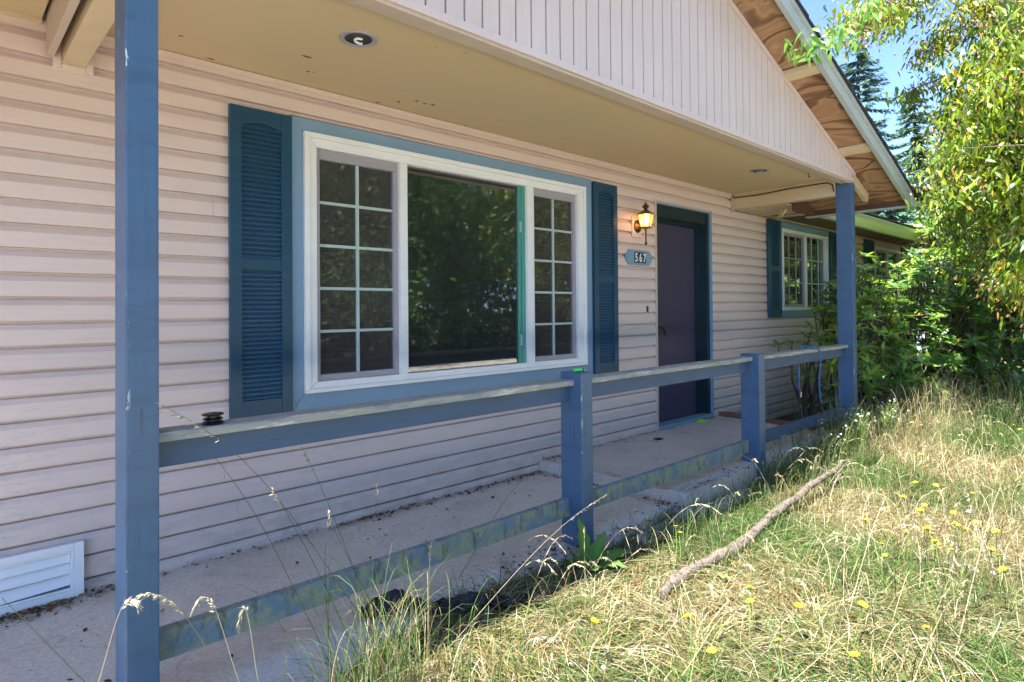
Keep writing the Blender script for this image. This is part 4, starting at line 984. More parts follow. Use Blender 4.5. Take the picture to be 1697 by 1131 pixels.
ST = [((645, 1085), (268, 672), -1.50, .10, 40, G_, .22, 'long thin grass stalk leaning left past the first post'),
      ((640, 1090), (500, 740), -1.45, .03, 34, G_, .14, 'upright brown tipped stalk standing before the shut shutter foot'),
      ((600, 1100), (450, 810), -1.52, .02, 20, G_, .10, 'stalk with a small reddish head below the rail'),
      ((655, 1080), (540, 850), -1.50, .0, 0, G_, 0, 'straight dark stalk crossing the bottom rail'),
      ((560, 1125), (345, 745), -1.58, .05, 0, G_, 0, 'long dark stalk leaning across the siding'),
      ((380, 1131), (235, 985), -1.72, .05, 60, S_, .45, 'drooping straw coloured seed head before the blue post'),
      ((400, 1140), (320, 1010), -1.70, .09, 70, S_, .5, 'nodding bleached seed head right of the first post'),
      ((430, 1140), (395, 1040), -1.66, .10, 60, S_, .45, 'bleached seed head hanging in a tight arch'),
      ((160, 1140), (225, 1000), -1.80, .05, 50, S_, .4, 'pale seed stalk rising at the foot of the first post'),
      ((150, 1140), (2, 990), -1.55, .0, 0, G_, 0, 'single dark stalk lying over the concrete beside the vent'),
      ((545, 1060), (545, 850), -1.48, .0, 24, G_, .12, 'thin upright stalk with brown head in the tussock'),
      ((715, 1040), (712, 905), -1.42, .0, 20, S_, .2, 'short pale stalk standing beside the black plastic'),
      ((610, 1090), (625, 800), -1.5, .0, 18, G_, .08, 'tall green stalk at the centre of the tussock'),
      ((760, 960), (860, 800), -1.40, .02, 0, G_, 0, 'thin stalk leaning right before the bottom rail'),
      ((700, 1120), (1005, 820), -1.62, .05, 50, S_, .25, 'pale seed stalk bending over to the middle newel post'),
      ((1230, 810), (1190, 727), -1.35, .06, 26, S_, .4, 'arched pale stalk before the second bottom rail')]
for (b, t, Y, bow, sd, col, hd, lab) in ST:
    B = gp_(*b, Y); T = gp_(*t, Y+random.uniform(-.05, .05)); stalk(B, T, bow, sd, col, hd, lab)
NEAR = [((1560, 1180), (1660, 800), -2.75, 3.3), ((1697, 1150), (1600, 810), -2.8, 3.2), ((1640, 1150), (1500, 870), -2.7, 3.1), ((1700, 1080), (1530, 850), -2.75, 3.4), ((1500, 1160), (1590, 985), -2.7, 2.9), ((1690, 1000), (1560, 930), -2.75, 3.2),
        ((1380, 1120), (1465, 830), -2.4, 3.0), ((1300, 1140), (1500, 1000), -2.5, 2.8), ((1130, 1120), (1230, 1010), -2.2, 2.6), ((1000, 1130), (880, 1060), -1.9, 2.2)]
for i, (b, t, Y, _) in enumerate(NEAR):
    B = gp_(*b, Y); T = gp_(*t, Y+.05)
    stalk(B, T, .05, 90, (.40, .34, .22), .4, ('bleached seed stalk arching over the lawn, number %s' % 'abcdefghij'[i]) if False else 'bleached arching seed stalk in the lawn away from the walkway', r=.0016)

# ---------------------------------------------------------------- flowers
M['petal'] = painted('petal_yellow', (.85, .62, .02), .5, bs=0); M['stemgreen'] = painted('stem_green', (.16, .25, .06), .6, bs=0); M['fluff'] = painted('seed_fluff', (.75, .73, .68), .8, bs=0)
def flower_proto():
    t = thing('yellow_flower', 'x', 'flower', (0, 0, 0), 'yellow hawkbit flowers dotted through the lawn')
    mb = MB()
    for k in range(16):
        a = 2*math.pi*k/16; r = .013 if k % 2 else .010; h = .152+(.0 if k % 2 else .002)
        ca, sa = math.cos(a), math.sin(a); w_ = .0028
        mb.add([(0, 0, .150), (r*.7*ca-w_*sa, r*.7*sa+w_*ca, h), (r*ca, r*sa, h+.001), (r*.7*ca+w_*sa, r*.7*sa-w_*ca, h)], [(0, 1, 2, 3)])
    mb.build('petals', M['petal'], t)
    MB().lathe((0, 0, .140), [(.001, 0), (.004, .004), (.004, .010), (0, .013)], 6).build('flower_cup', M['stemgreen'], t)
    MB().tube([(0, 0, 0), (.006, .002, .07), (0, 0, .142)], .0011, 4).build('stem', M['stemgreen'], t)
    return t
def dup(src, loc, rot, scale, label, group=None):
    r = src.copy(); C.objects.link(r); r.location = loc; r.rotation_euler = rot; r.scale = (scale,)*3; r['label'] = label
    if group: r['group'] = group
    for ch in src.children:
        c = ch.copy(); C.objects.link(c); c.parent = r
    return r
fp = flower_proto()
FL = [(1075, 861), (1120, 873), (1126, 884), (1142, 849), (1140, 1022), (985, 1030), (1243, 997), (1243, 975), (1434, 863), (1357, 1011), (1353, 1005), (1323, 1005), (1461, 902), (1466, 921), (1526, 846), (1580, 850), (1582, 868), (1587, 871), (1600, 877), (1545, 885), (1550, 898), (1555, 903), (1577, 912), (1619, 867), (1650, 881), (1644, 911), (1656, 922), (1536, 876), (1503, 883), (1535, 1040), (1662, 945), (1517, 800), (1565, 806), (1581, 851), (1612, 818), (1551, 805), (1528, 753), (1484, 686), (1519, 711), (1441, 668), (1511, 701), (1430, 1003), (1416, 1086), (1680, 705), (1690, 712), (1497, 824), (1532, 838), (1180, 1080), (1290, 1062)]
first = True
for i, (px, py) in enumerate(FL):
    h = random.uniform(.13, .21); sc = random.uniform(1.0, 1.55)
    head = at(px, py, Z=-.04+h)
    rot = (random.uniform(-.35, .35), random.uniform(-.35, .35), random.uniform(0, 6))
    off = Matrix.Rotation(rot[2], 4, 'Z') @ Matrix.Rotation(rot[1], 4, 'Y') @ Matrix.Rotation(rot[0], 4, 'X') @ Vector((0, 0, .15*sc))
    loc = head - off
    if head.x > 9: sc *= 1.2
    lab = ('small yellow flower in the grass right beside the dead branch' if px < 1260 else 'small yellow flower in the open lawn beyond the dead branch' if py > 790 else 'small yellow flower in the weeds around the far porch post')
    if first: fp.location = loc; fp.rotation_euler = rot; fp.scale = (sc,)*3; fp['label'] = lab; first = False
    else: dup(fp, loc, rot, sc, lab)
def puff_proto():
    t = thing('seed_clock', 'x', 'seed head', (0, 0, 0), 'white fluffy seed heads in the lawn')
    n = 90; d = rand_unit(n)*[1, 1, .8]; V, q, t3 = leaves(np.tile([[0, 0, .10]], (n, 1)).astype(float), d, rand_unit(n), .012, .0022, 0, .0)
    npmesh('fluff', V, q, t3, M['fluff'], None, t); MB().tube([(0, 0, 0), (.004, .0, .05), (0, 0, .1)], .001, 4).build('stem', M['stemgreen'], t); return t
pf = puff_proto(); first = True
for i, (px, py) in enumerate([(1605, 848), (1556, 755), (995, 1095), (938, 1088), (1110, 1055), (1040, 1065), (1000, 1063), (1640, 940)]):
    loc = at(px, py, Z=.03)-Vector((0, 0, .1)); lab = 'white fluffy seed clock low in the matted lawn'
    if first: pf.location = loc; pf['label'] = lab; first = False
    else: dup(pf, loc, (random.uniform(-.2, .2),)*3, random.uniform(.55, .8), lab)

# weeds with white tufts in front of the far post
def weed(x, y, hgt, n, label):
    t = thing('hawksbeard_weed', label, 'weed', (x, y, -.08)); mb = MB(); tips = []
    for k in range(n):
        a = random.uniform(0, 6.28); b = Vector((x+random.gauss(0, .05), y+random.gauss(0, .04), -.08))
        top = b+Vector((math.cos(a)*random.uniform(.02, .22), math.sin(a)*random.uniform(.02, .15), hgt*random.uniform(.6, 1)))
        mid = b.lerp(top, .6)+Vector((0, 0, .04)); mb.tube([b, mid, top], [.0028, .002, .0012], 4); tips.append(top)
        for _ in range(3):
            e = mid+Vector((random.gauss(0, .06), random.gauss(0, .06), random.uniform(.05, .16))); mb.tube([mid, e], .0013, 4); tips.append(e)
    mb.build('stems', M['stemgreen'], t)
    wt = [q for i, q in enumerate(tips) if i % 3 == 0]; gt = [q for i, q in enumerate(tips) if i % 3]
    n1 = 26; P = np.repeat(np.array([tuple(q) for q in wt]), n1, 0); V, q, t3 = leaves(P, rand_unit(len(P))+[[0, 0, .5]], rand_unit(len(P)), .011, .004, 0)
    npmesh('white_tufts', V, q, t3, M['fluff'], None, t)['kind'] = 'stuff'
    n1 = 8; P = np.repeat(np.array([tuple(q) for q in gt]), n1, 0); V, q, t3 = leaves(P, rand_unit(len(P))*.4+[[0, 0, 1]], rand_unit(len(P)), .014, .004, 0)
    npmesh('buds', V, q, t3, M['leaf'], np.tile([[.30, .38, .12]], (len(V), 1)), t)['kind'] = 'stuff'
    nl = 60; P = np.stack([rng.normal(x, .08, nl), rng.normal(y, .06, nl), rng.uniform(-.06, hgt*.5, nl)], 1)
    V, q, t3 = leaves(P, rand_unit(nl)+[[0, 0, .3]], rand_unit(nl)*.5+[[0, 0, 1]], rng.uniform(.05, .11, nl), .014, .3); npmesh('leaves', V, q, t3, M['leaf'], np.repeat(np.array([[.14, .24, .06]])*rng.uniform(.7, 1.3, (nl, 1)), 6, 0), t)
weed(5.75, -1.42, .42, 16, 'bushy weed with white tufted seed heads in front of the far porch post')
weed(6.35, -1.50, .45, 16, 'bushy weed with white tufts just right of the far porch post')
weed(5.2, -1.38, .26, 9, 'low weed with white tufts under the last bottom rail')

# strap leaved clump behind the far post
ir = thing('strap_leaved_clump', 'dark green clump of broad strap leaves at the foot of the shrubs', 'plant', (7.6, -1.1, -.1))
for k in range(34):
    a = random.uniform(0, 6.28); b = (7.6+random.gauss(0, .38), -1.12+random.gauss(0, .12), -.1); el = random.uniform(35, 80)
    big_leaf('leaf', M['rleaf'], ir, b, (math.cos(a)*math.cos(R(el)), math.sin(a)*math.cos(R(el)), math.sin(R(el))), random.uniform(.35, .65), random.uniform(.03, .075), random.uniform(.2, .6), 0, .3, (.045, .13, .045), 7, .8)
for (cx_, cy_, lab_) in ((8.6, -1.6, 'low strap leaved clump in front of the middle of the shrub row'), (9.9, -2.35, 'low strap leaved clump in front of the rounded dark shrub')):
    i2 = thing('strap_leaved_clump', lab_, 'plant', (cx_, cy_, -.1))
    for k in range(26):
        a = random.uniform(0, 6.28); b = (cx_+random.gauss(0, .35), cy_+random.gauss(0, .12), -.1); el = random.uniform(35, 75)
        big_leaf('leaf', M['rleaf'], i2, b, (math.cos(a)*math.cos(R(el)), math.sin(a)*math.cos(R(el)), math.sin(R(el))), random.uniform(.35, .6), random.uniform(.04, .09), random.uniform(.2, .6), 0, .3, (.06, .16, .05), 7, .8)
iy = thing('strap_leaved_clump', 'upright dark green strap leaves directly behind the far porch post', 'plant', (6.75, -.95, -.1))
for k in range(8):
    a = random.uniform(0, 6.28); b = (6.85+random.gauss(0, .06), -.95+random.gauss(0, .04), -.1); el = random.uniform(72, 86)
    big_leaf('leaf', M['rleaf'], iy, b, (math.cos(a)*math.cos(R(el)), math.sin(a)*math.cos(R(el)), math.sin(R(el))), random.uniform(.35, .5), random.uniform(.03, .045), .1, 0, .3, (.06, .17, .06), 7, .6)
# green maple leaf lying in the grass
def lobed(name, base, size, col, rotz, tilt):
    n = 26; V = [(0, 0, 0)]; 
    for i in range(n):
        a = 2*math.pi*i/n; r = size*(.62+.30*math.cos(5*a)+.08*math.cos(15*a)); V.append((r*math.cos(a), r*math.sin(a), .008*math.cos(5*a)))
    mt = Matrix.Rotation(rotz, 3, 'Z') @ Matrix.Rotation(tilt, 3, 'X')
    V = np.array([tuple(mt @ Vector(v)+Vector(base)) for v in V]); t3 = np.array([(0, i+1, (i+1) % n+1) for i in range(n)])
    return npmesh(name, V, None, t3, M['leaf'], np.tile([col], (len(V), 1)), origin=base)
q = at(1396, 955, Z=.06); tag(lobed('maple_leaf', tuple(q), .045, (.05, .09, .015), .4, .7), 'dark green lobed leaf propped in the grass beyond the dead branch', 'leaf')
q = at(1200, 955, Z=.03); tag(lobed('maple_leaf', tuple(q), .04, (.30, .36, .14), 1.4, .2), 'pale yellowing leaf lying in the grass right beside the dead branch', 'leaf')

# ---------------------------------------------------------------- trees and shrubs
def limb(mb, a, b, r0_, r1_, sag=.0, n=6, sides=7):
    a = Vector(a); b = Vector(b); L = (b-a).length; pts = []; rs = []
    for i in range(n+1):
        t = i/n; p = a.lerp(b, t)+Vector((random.gauss(0, .015)*L*.5, random.gauss(0, .015)*L*.5, math.sin(math.pi*t)*sag*L))
        if i == 0: p = a
        if i == n: p = b
        pts.append(p); rs.append(r0_*(1-t)+r1_*t)
    mb.tube(pts, rs, sides); return pts
# yellow green tree
def to_px(p):
    v = Vector(p)-CAM; d = v.dot(fw); return CX+F_PX*v.dot(rt)/d, CY-F_PX*v.dot(up)/d
# the crown keeps clear of the roof: it ends at this uneven outline towards the house
EDGE = [(-200, 1655), (0, 1655), (60, 1645), (95, 1600), (130, 1590), (170, 1585), (200, 1562), (250, 1545), (300, 1535), (345, 1530), (400, 1560), (470, 1600), (560, 1640), (640, 1690), (1131, 1800)]
def inside(p, slack=0):
    a_, b_ = to_px(p); return a_ > float(np.interp(b_, [e[0] for e in EDGE], [e[1] for e in EDGE]))+slack
TX, TY = 8.5, -2.65
tree = thing('yellow_green_tree', 'tall yellow green leafy tree with drooping sprays of tan seed clusters beside the lawn', 'tree', (TX, TY, -.05))
tm = MB(); limb(tm, (TX, TY, -.1), (TX+.1, TY+.1, 1.6), .14, .11, 0, 6, 12)
tips = []
mains = []
for k in range(9):
    a = k*2.4+.4; e = Vector((TX+math.cos(a)*1.5, TY+math.sin(a)*1.1, 3.4+random.uniform(-.6, 2.4)))
    pts = limb(tm, (TX+.1, TY+.1, 1.3+.08*k), e, .07, .025, .06); mains.append(pts)
mains.append(limb(tm, (TX, TY, 1.5), (TX-.4, TY+.2, 4.8), .09, .03))
clus = []; crown_c = []     # (centre, spread, count, kind)
for pts in mains:
    for p in pts[2:]:
        for _ in range(15):
            q = p+Vector((random.gauss(0, .65), random.gauss(0, .5), random.gauss(-.1, .6)))
            crown_c.append((q, .15, 56, random.random() < .22))
            if random.random() < .6 and inside(q, 20) and inside(p, 20): tm.tube([p, p.lerp(q, .5)+Vector((0, 0, .1)), q], [.012, .008, .004], 5)
# branch sprays reaching out over the eave and into the sky (real branches, in front of the roof)
def spray(pts, w_=.10, n=10, per=26, tan=.35, r=.014):
    P_ = [Vector(p) for p in pts]; tm.tube(P_, [r*(1-.7*i/(len(P_)-1)) for i in range(len(P_))], 6)
    for i in range(len(P_)-1):
        for k in range(n):
            c = P_[i].lerp(P_[i+1], k/n)+Vector((random.gauss(0, w_*.8), random.gauss(0, w_*.8), random.gauss(-w_*.5, w_*.8)))
            clus.append((c, w_, per, random.random() < tan))
A = lambda px, py, X: at(px, py, X=X)
def spray_px(pxs, X0, X1, **k):
    n = len(pxs); spray([A(px, py, X0+(X1-X0)*i/(n-1)) for i, (px, py) in enumerate(pxs)], **k)
spray_px([(1690, -60), (1600, -40), (1520, -18), (1450, 10), (1400, 40)], 8.2, 6.0, w_=.11, n=8, per=60, tan=.45)
spray_px([(1560, -40), (1480, 0), (1430, 30), (1390, 50)], 7.5, 6.0, w_=.09, n=8, per=50, tan=.5)
spray_px([(1445, -5), (1420, 30), (1380, 58), (1350, 66), (1318, 84)], 5.4, 3.85, w_=.045, n=4, per=10, tan=.0, r=.004)
spray_px([(1700, 0), (1640, 10), (1600, 15), (1560, 30)], 8.0, 7.4, w_=.10, n=6, per=44, tan=.5)
spray_px([(1690, 20), (1620, 35), (1570, 55), (1545, 80), (1520, 115)], 8.2, 7.2, w_=.065, n=7, per=34, tan=.7)
spray_px([(1640, 60), (1600, 120), (1560, 130), (1520, 145), (1490, 165)], 8.2, 7.2, w_=.05, n=6, per=24, tan=.6)
spray_px([(1640, 150), (1590, 165), (1570, 185), (1555, 215)], 8.0, 7.4, w_=.06, n=6, per=26, tan=.6)
for (px, py) in [(1660, 100), (1690, 160), (1650, 230), (1600, 250), (1580, 300), (1560, 330), (1640, 320), (1690, 300), (1600, 370), (1660, 400), (1690, 460), (1630, 200), (1590, 210), (1620, 140), (1640, 60), (1680, 40), (1560, 290), (1650, 150), (1615, 280)]:
    for _ in range(13):
        q = at(px, py, X=random.uniform(6.9, 8.6)); crown_c.append((q+Vector((random.gauss(0, .14), random.gauss(0, .12), random.gauss(0, .14))), .12, 58, random.random() < .25))
tm.build('trunk', M['bark'], tree, smooth=True)
def leafcloud(clus):
    P = []; K = []; DD = []; SH = []
    for c, s, n, tan in clus:
        P.append(rng.normal(0, s, (n, 3))*[1, 1, .8]+np.array(tuple(c))); K.append(np.full(n, 1 if tan else 0))
        a = random.uniform(0, 6.28); d0 = np.array([math.cos(a)*.7, math.sin(a)*.7, -.75]); DD.append(np.tile(d0, (n, 1)))
        SH.append(np.full(n, random.gauss(0, 1)))
    P = np.concatenate(P); K = np.concatenate(K); DD = np.concatenate(DD); SH = np.concatenate(SH); n = len(P)
    sp = (P[:, 0] < 5.5)
    d = rand_unit(n)*.75+DD; nm = rand_unit(n)*.7+np.array([[-.2, 0, .6]])
    istan = (K == 1) & (rng.random(n) < .6)
    L = np.where(istan, rng.uniform(.025, .04, n), rng.uniform(.038, .10, n)); Wd = np.where(istan, L*.6, L*.32)
    V, q, t = leaves(P, d, nm, L, Wd, .3, .25)
    G = np.array([(.10, .20, .025), (.17, .29, .03), (.26, .37, .03), (.37, .43, .035), (.50, .50, .05), (.06, .13, .025)])
    idx = np.clip(2.2+SH*1.1+rng.normal(0, 1.0, n), 0, 5.99).astype(int); c = G[idx]*rng.uniform(.5, .85, (n, 1))
    c = np.where(istan[:, None], np.array([[.26, .14, .08]])*rng.uniform(.6, 1.3, (n, 1)), c)
    c = np.where(((rng.random(n) < .025) & ~istan)[:, None], np.array([[.40, .22, .04]]), c)
    c[sp] = np.array([(.13, .27, .05)])*rng.uniform(.8, 1.3, (sp.sum(), 1))
    return V, q, t, np.repeat(np.clip(c, 0, 1), 6, 0)
body = []
for q_ in crown_c:
    a_, b_ = to_px(q_[0])
    lim = float(np.interp(b_, [e[0] for e in EDGE], [e[1] for e in EDGE]))+14*math.sin(b_*.09)+random.gauss(0, 9)
    if a_ > lim+18 or (Vector(q_[0])-CAM).dot(fw) < .5: body.append(q_)
clus = clus+body
V, q, t, c = leafcloud(clus); o = npmesh('crown', V, q, t, M['leaf'], c, tree); o['kind'] = 'stuff'
N_TREE = len(V)//6

# rhododendrons: leaf rosettes on twisting stems
def rleaf_mesh(col, nm):
    V, q, t = leaves(np.array([[0., 0, 0]]), np.array([[1., 0, 0]]), np.array([[0, 0, 1.]]), 1.0, .27, .12, .25)
    me = bpy.data.meshes.new(nm); fc = [tuple(x) for x in q]+[tuple(x) for x in t]; me.from_pydata([tuple(v) for v in V], [], fc)
    a = me.attributes.new('col', 'FLOAT_COLOR', 'POINT'); a.data.foreach_set('color', [v for _ in V for v in (*col, 1)]); me.materials.append(M['rleaf']); return me
RC = [(.085, .18, .04), (.12, .26, .05), (.22, .37, .055), (.07, .14, .05), (.34, .43, .06), (.17, .27, .12)]
RM = [rleaf_mesh(c_, 'rhododendron_leaf') for c_ in RC]+[rleaf_mesh((.65, .38, .03), 'yellow_leaf')]
def rhodo(base, tips, label, LL=(.09, .14), pal=(0, 1, 2, 3, 5), nobj=180, stemr=.02, extra=(7, 11), ybase=None):
    x, y, z = base; t = thing('rhododendron', label, 'shrub', base); mb = MB(); P = []; D = []; Nn = []; L = []; Ci = []
    hub = Vector(base)
    for tp in tips:
        tp = Vector(tp); b = hub+Vector((random.gauss(0, .10), random.gauss(0, .06), 0)); mid = b.lerp(tp, .5)+Vector((random.gauss(0, .06), random.gauss(0, .05), .06))
        full = random.random() < max(.08, min(.5, 9/len(tips)))
        if full: mb.tube([b, b.lerp(mid, .5)+Vector((random.gauss(0, .03), 0, 0)), mid, tp], [stemr, stemr*.75, stemr*.5, stemr*.22], 6)
        else: mb.tube([tp+(mid-tp)*.35+Vector((random.gauss(0, .05), random.gauss(0, .05), -.05)), tp], [stemr*.35, stemr*.2], 5)
        n = random.randint(*extra); a0 = random.uniform(0, 6.28)
        ax = (tp-mid).normalized()+Vector((0, -.2, .6)); ax.normalize()
        u_ = ax.cross(Vector((1, .2, 0))).normalized(); v_ = ax.cross(u_)
        for k in range(n):
            a = a0+2*math.pi*k/n+random.uniform(-.25, .25); sp = random.uniform(.25, .95)
            d = (u_*math.cos(a)+v_*math.sin(a))*1.0+ax*(1.0-sp); P.append(tp); D.append(d.normalized()); Nn.append((ax+d*-.3).normalized()); L.append(random.uniform(*LL))
            Ci.append(random.choice(pal) if random.random() > .012 else 6)
    st = mb.build('stems', M['barkdark'], t, smooth=True)
    order = sorted(range(len(P)), key=lambda i: -(L[i]/max(.1, (P[i]-CAM).length))-(0 if random.random() < .5 else .002))
    near = order[:nobj]; far = order[nobj:]
    for i in near:
        d = D[i]; nn = Nn[i]; s = nn.cross(d).normalized(); nn = d.cross(s)
        m4 = Matrix((d, s, nn)).transposed().to_4x4()
        ob = bpy.data.objects.new('leaf', RM[Ci[i]]); C.objects.link(ob); ob.parent = t
        ob.matrix_local = Matrix.Translation(P[i]-WO[t]) @ m4 @ Matrix.Scale(L[i], 4)
    if far:
        V, q, t3 = leaves(np.array([tuple(P[i]) for i in far]), np.array([tuple(D[i]) for i in far]), np.array([tuple(Nn[i]) for i in far]), np.array([L[i] for i in far]), np.array([L[i]*.27 for i in far]), .12, .25)
        cc = np.array([(RC+[(.65, .38, .03)])[Ci[i]] for i in far]); o = npmesh('leaves', V, q, t3, M['rleaf'], np.repeat(cc, 6, 0), t); o['kind'] = 'stuff'
    return t
# leggy one against the wall, behind the railing end
tp = [at(px, py, Y=yy) for px, py, yy in [(1290, 575, -.5), (1312, 570, -.45), (1335, 575, -.5), (1345, 545, -.5), (1350, 520, -.45), (1362, 560, -.55), (1375, 540, -.5), (1330, 600, -.6), (1360, 590, -.5), (1380, 575, -.6), (1335, 622, -.6), (1355, 630, -.6), (1375, 610, -.5), (1340, 560, -.4), (1370, 500, -.5), (1382, 515, -.6), (1345, 585, -.4), (1365, 640, -.6), (1372, 655, -.5), (1320, 590, -.5)]]
rhodo((6.95, -.55, -.1), tp, 'leggy sparse rhododendron against the wall between the far post and the gridded slider', nobj=190, stemr=.022, pal=(0, 1, 3, 5))
def pxtips(n, poly, Y0, Y1):
    out = []
    while len(out) < n:
        px = random.uniform(*poly[0]); py = random.uniform(*poly[1]); yy = random.uniform(Y0, Y1)
        p_ = at(px, py, Y=yy)
        if p_.z < .1: continue
        out.append(p_)
    return out
def domed(cx_, cy_, rx, ry, z0, z1, n):
    out = []
    while len(out) < n:
        d = Vector((random.gauss(0, 1), random.gauss(0, 1), random.gauss(0, 1))).normalized()
        r = random.uniform(.55, 1.0)
        p_ = Vector((cx_+d.x*rx*r, cy_+d.y*ry*r, (z0+z1)/2+d.z*(z1-z0)/2*r))
        out.append(p_)
    return out
rhodo((7.6, -.75, -.1), domed(7.55, -.90, .75, .36, .2, 1.85, 230), 'rhododendron with sunlit leaf colours right behind the far porch post', nobj=290, pal=(1, 2, 4, 2, 5, 4), LL=(.11, .17))  # palette weighted to paler greens, standing in for sun on the leaves
rhodo((9.0, -1.15, -.1), domed(9.1, -1.25, 1.25, .6, -.2, 2.0, 420), 'dense dark rhododendron in the middle of the shrub row beside the lawn', nobj=280, pal=(0, 1, 2, 5, 2), LL=(.12, .18))
rhodo((11.6, -1.3, -.1), domed(11.6, -1.35, 1.7, .95, .4, 3.1, 600), 'tall rhododendron with yellow green top growing in front of the house corner', nobj=280, pal=(1, 2, 4, 4, 5, 2), LL=(.14, .20))
rhodo((10.2, -2.3, -.1), domed(9.9, -2.0, 1.3, .75, -.2, 2.1, 420), 'rounded dark shrub at the foot of the yellow green tree', nobj=250, pal=(0, 3, 5, 1, 2), LL=(.11, .17))

# conifers
def spruce(x, y, h, rad, label, name='spruce_tree', seed=1, base=0, col=(.06, .13, .085)):
    rs = random.Random(seed); t = thing(name, label, 'tree', (x, y, base)); MB().tube([(x, y, base), (x, y, base+h)], [.22*h/12, .02], 8).build('trunk', M['barkdark'], t)
    P = []; D = []; L = []; bm2 = MB()
    nl = int(h*3.2)
    for i in range(nl):
        f = i/nl; z = base+.6+(h-.7)*f; r = rad*(1-f)**.85+.12
        nb = rs.randint(6, 9)
        for k in range(nb):
            a = rs.uniform(0, 6.28); rr = r*rs.uniform(.65, 1.12); dx, dy = math.cos(a), math.sin(a)
            m_ = max(4, int(rr*9)); prev = None
            for j in range(m_):
                s = (j+1)/m_; c = Vector((x+dx*rr*s, y+dy*rr*s, z-.42*rr*s+.22*rr*s*s*s))
                for side in (-1, 1, 0):
                    for _ in range(4):
                        P.append(c+Vector((rs.gauss(0, .03), rs.gauss(0, .03), rs.gauss(0, .03)))); tw = side*rs.uniform(.6, 1.1)
                        D.append(Vector((dx-dy*tw, dy+dx*tw, rs.uniform(-.55, -.05)))); L.append(rs.uniform(.16, .34)*(1.1-.5*s)*(.5+.5*(1-f))+.06)
            bm2.tube([(x, y, z), (x+dx*rr*.5, y+dy*rr*.5, z-.17*rr), (x+dx*rr, y+dy*rr, z-.2*rr)], [.02, .012, .005], 3)
    bm2.build('branches', M['barkdark'], t)
    n = len(P); P = np.array([tuple(v) for v in P]); D = np.array([tuple(v) for v in D]); nm = rand_unit(n)*.5+[[0, 0, 1]]
    V, q, t3 = leaves(P, D, nm, np.array(L), np.array(L)*.26, .15)
    c = np.array([col])*rng.uniform(.6, 1.6, (n, 1)); c[:, 1] *= 1.0
    o = npmesh('crown', V, q, t3, M['needle'], np.repeat(c, 6, 0), t); o['kind'] = 'stuff'; return t
def ground_dir(px, dist):
    d = fw+rt*((px-CX)/F_PX); d.z = 0; d.normalize(); return CAM.x+d.x*dist, CAM.y+d.y*dist
x, y = ground_dir(1428, 27); spruce(x, y, 11.6, 4.2, 'tall blue green spruce rising behind the porch roof', seed=2, col=(.085, .16, .115))
x, y = ground_dir(1520, 30); spruce(x, y, 10.4, 3.6, 'shorter spruce between the tall spruce and the yellow green tree', seed=5, col=(.10, .18, .09))
x, y = ground_dir(1478, 24); spruce(x, y, 6.2, 2.6, 'low bushy conifer seen between the gutter and the porch roof', seed=8, col=(.08, .17, .11))
x, y = ground_dir(1600, 33); spruce(x, y, 9.5, 3.2, 'distant spruce behind the crown of the yellow green tree', seed=9, col=(.10, .18, .09))

# neighbour house
nx, ny = ground_dir(1560, 23)
nb = thing('neighbour_house', 'white neighbouring house glimpsed past the corner of the house', 'house', (nx, ny, 0))
box('wall', M['neighbour'], nb, nx-2, nx+5, ny-.5, ny+2.2, -.1, 2.75)
for i in range(12): box('siding_plank', M['neighbour'], nb, nx-2.02, nx-2.001, ny-.5, ny+2.2, .1+i*.2, .1+i*.2+.18)
MB().prism([(nx-2.4, ny-.9, 2.7), (nx-2.4, ny+.9, 3.3), (nx-2.4, ny+2.6, 2.7)], [(nx+5.4, ny-.9, 2.7), (nx+5.4, ny+.9, 3.3), (nx+5.4, ny+2.6, 2.7)]).build('roof', M['screenframe'], nb)
box('chimney', M['cream'], nb, nx-.3, nx+.1, ny+.4, ny+.7, 3.2, 3.75)

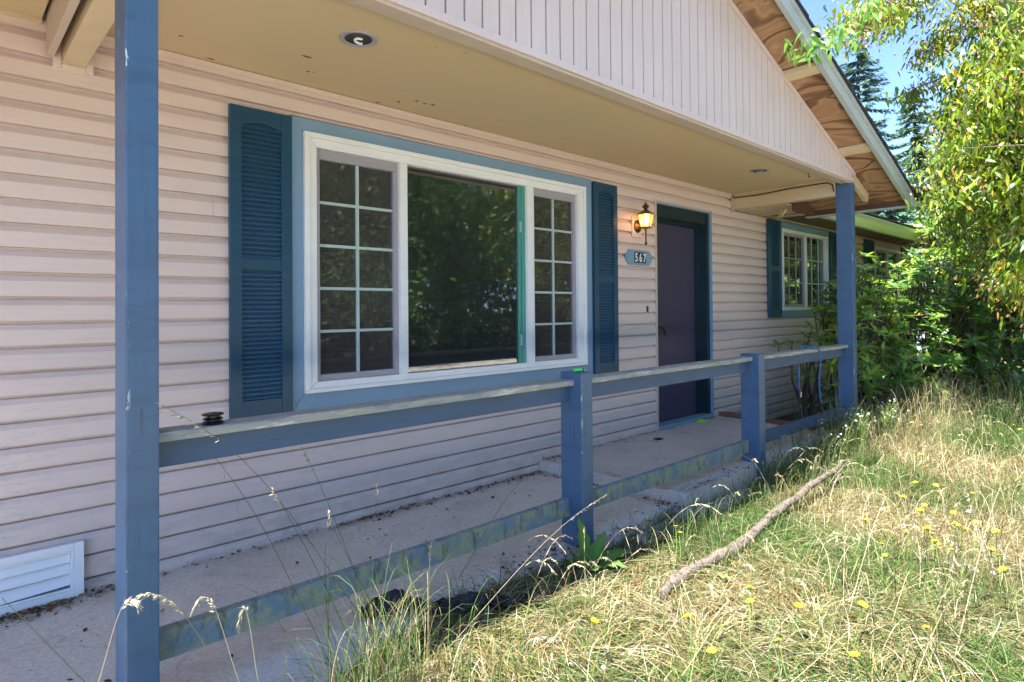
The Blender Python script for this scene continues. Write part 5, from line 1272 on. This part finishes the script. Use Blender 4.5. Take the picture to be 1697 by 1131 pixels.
# trees across the yard behind the viewer, which the window panes reflect
def yard_tree(x, y, h, r, label, seed):
    rs = random.Random(seed); t = thing('broadleaf_tree', label, 'tree', (x, y, -.05)); mb = MB(); mb.tube([(x, y, -.1), (x+.1, y, h*.4), (x, y, h*.8)], [.2, .14, .05], 8); mb.build('trunk', M['bark'], t)
    n = 40000; cl = rng.normal(0, 1, (90, 3)); cl = norm(cl)*rng.uniform(.4, 1, (90, 1))*[r, r, h*.5]+[x, y, h*.5]
    P = cl[rng.integers(0, 90, n)]+rng.normal(0, .45, (n, 3))
    V, q, t3 = leaves(P, rand_unit(n), rand_unit(n), .15, .075, .2); c = np.array([[.07, .14, .035]])*rng.uniform(.5, 1.9, (n, 1))
    o = npmesh('crown', V, q, t3, M['leaf'], np.repeat(c, 6, 0), t); o['kind'] = 'stuff'
for i, (x, y, h, r, w_) in enumerate([(7.5, -10.5, 7.5, 2.7, 'second'), (11.5, -11.5, 8, 2.9, 'third'), (15.5, -10.5, 8, 3.0, 'fourth'), (3.2, -12.5, 7, 2.6, 'first'), (20.5, -11, 9, 3.4, 'fifth'), (26.5, -12, 9, 3.6, 'sixth'), (34, -11, 10, 4, 'last')]):
    yard_tree(x, y, h, r, 'green broadleaf tree across the yard, %s of the row facing the porch' % w_, 20+i)
def reflection_hedge():  # unseen row added to cover the bright gap in the window reflections
    t = thing('reflection_hedge', 'unseen long row of clipped green bushes added to fill the window reflections', 'reflection_hedge', (11, -9.9, 0)); n = 42000
    P = np.stack([rng.uniform(-4, 30, n), -9.9+rng.uniform(-.45, .45, n), rng.uniform(0, 1.7, n)+.12*rng.normal(0, 1, n)], 1); P[:, 2] = np.maximum(P[:, 2], .02)
    V, q, t3 = leaves(P, rand_unit(n), rand_unit(n), .13, .07, .2); o = npmesh('leaves', V, q, t3, M['leaf'], np.repeat(np.array([[.06, .12, .035]])*rng.uniform(.4, 1.7, (n, 1)), 6, 0), t); o['kind'] = 'stuff'
    mb = MB()
    for k in range(40): mb.tube([(-4+k*.87, -9.9, -.05), (-4+k*.87+.1, -9.88, .9)], [.03, .015], 5)
    mb.build('stems', M['barkdark'], t)['kind'] = 'stuff'
reflection_hedge()
for i, (x, y, h, r, w_) in enumerate([(22, -2.6, 4.6, 2.3, 'behind the shrub row'), (19, -5.2, 5.2, 2.4, 'beyond the far end of the lawn'), (27, -.6, 5.5, 2.6, 'between the neighbouring house and the shrubs')]):
    yard_tree(x, y, h, r, 'low bushy broadleaf tree %s' % w_, 40+i)
print('tree leaves', N_TREE, 'objects', len(bpy.data.objects), 'tris', sum(sum(len(p.vertices)-2 for p in me.polygons) if len(me.polygons) < 3000 else len(me.loops)//2 for me in bpy.data.meshes))
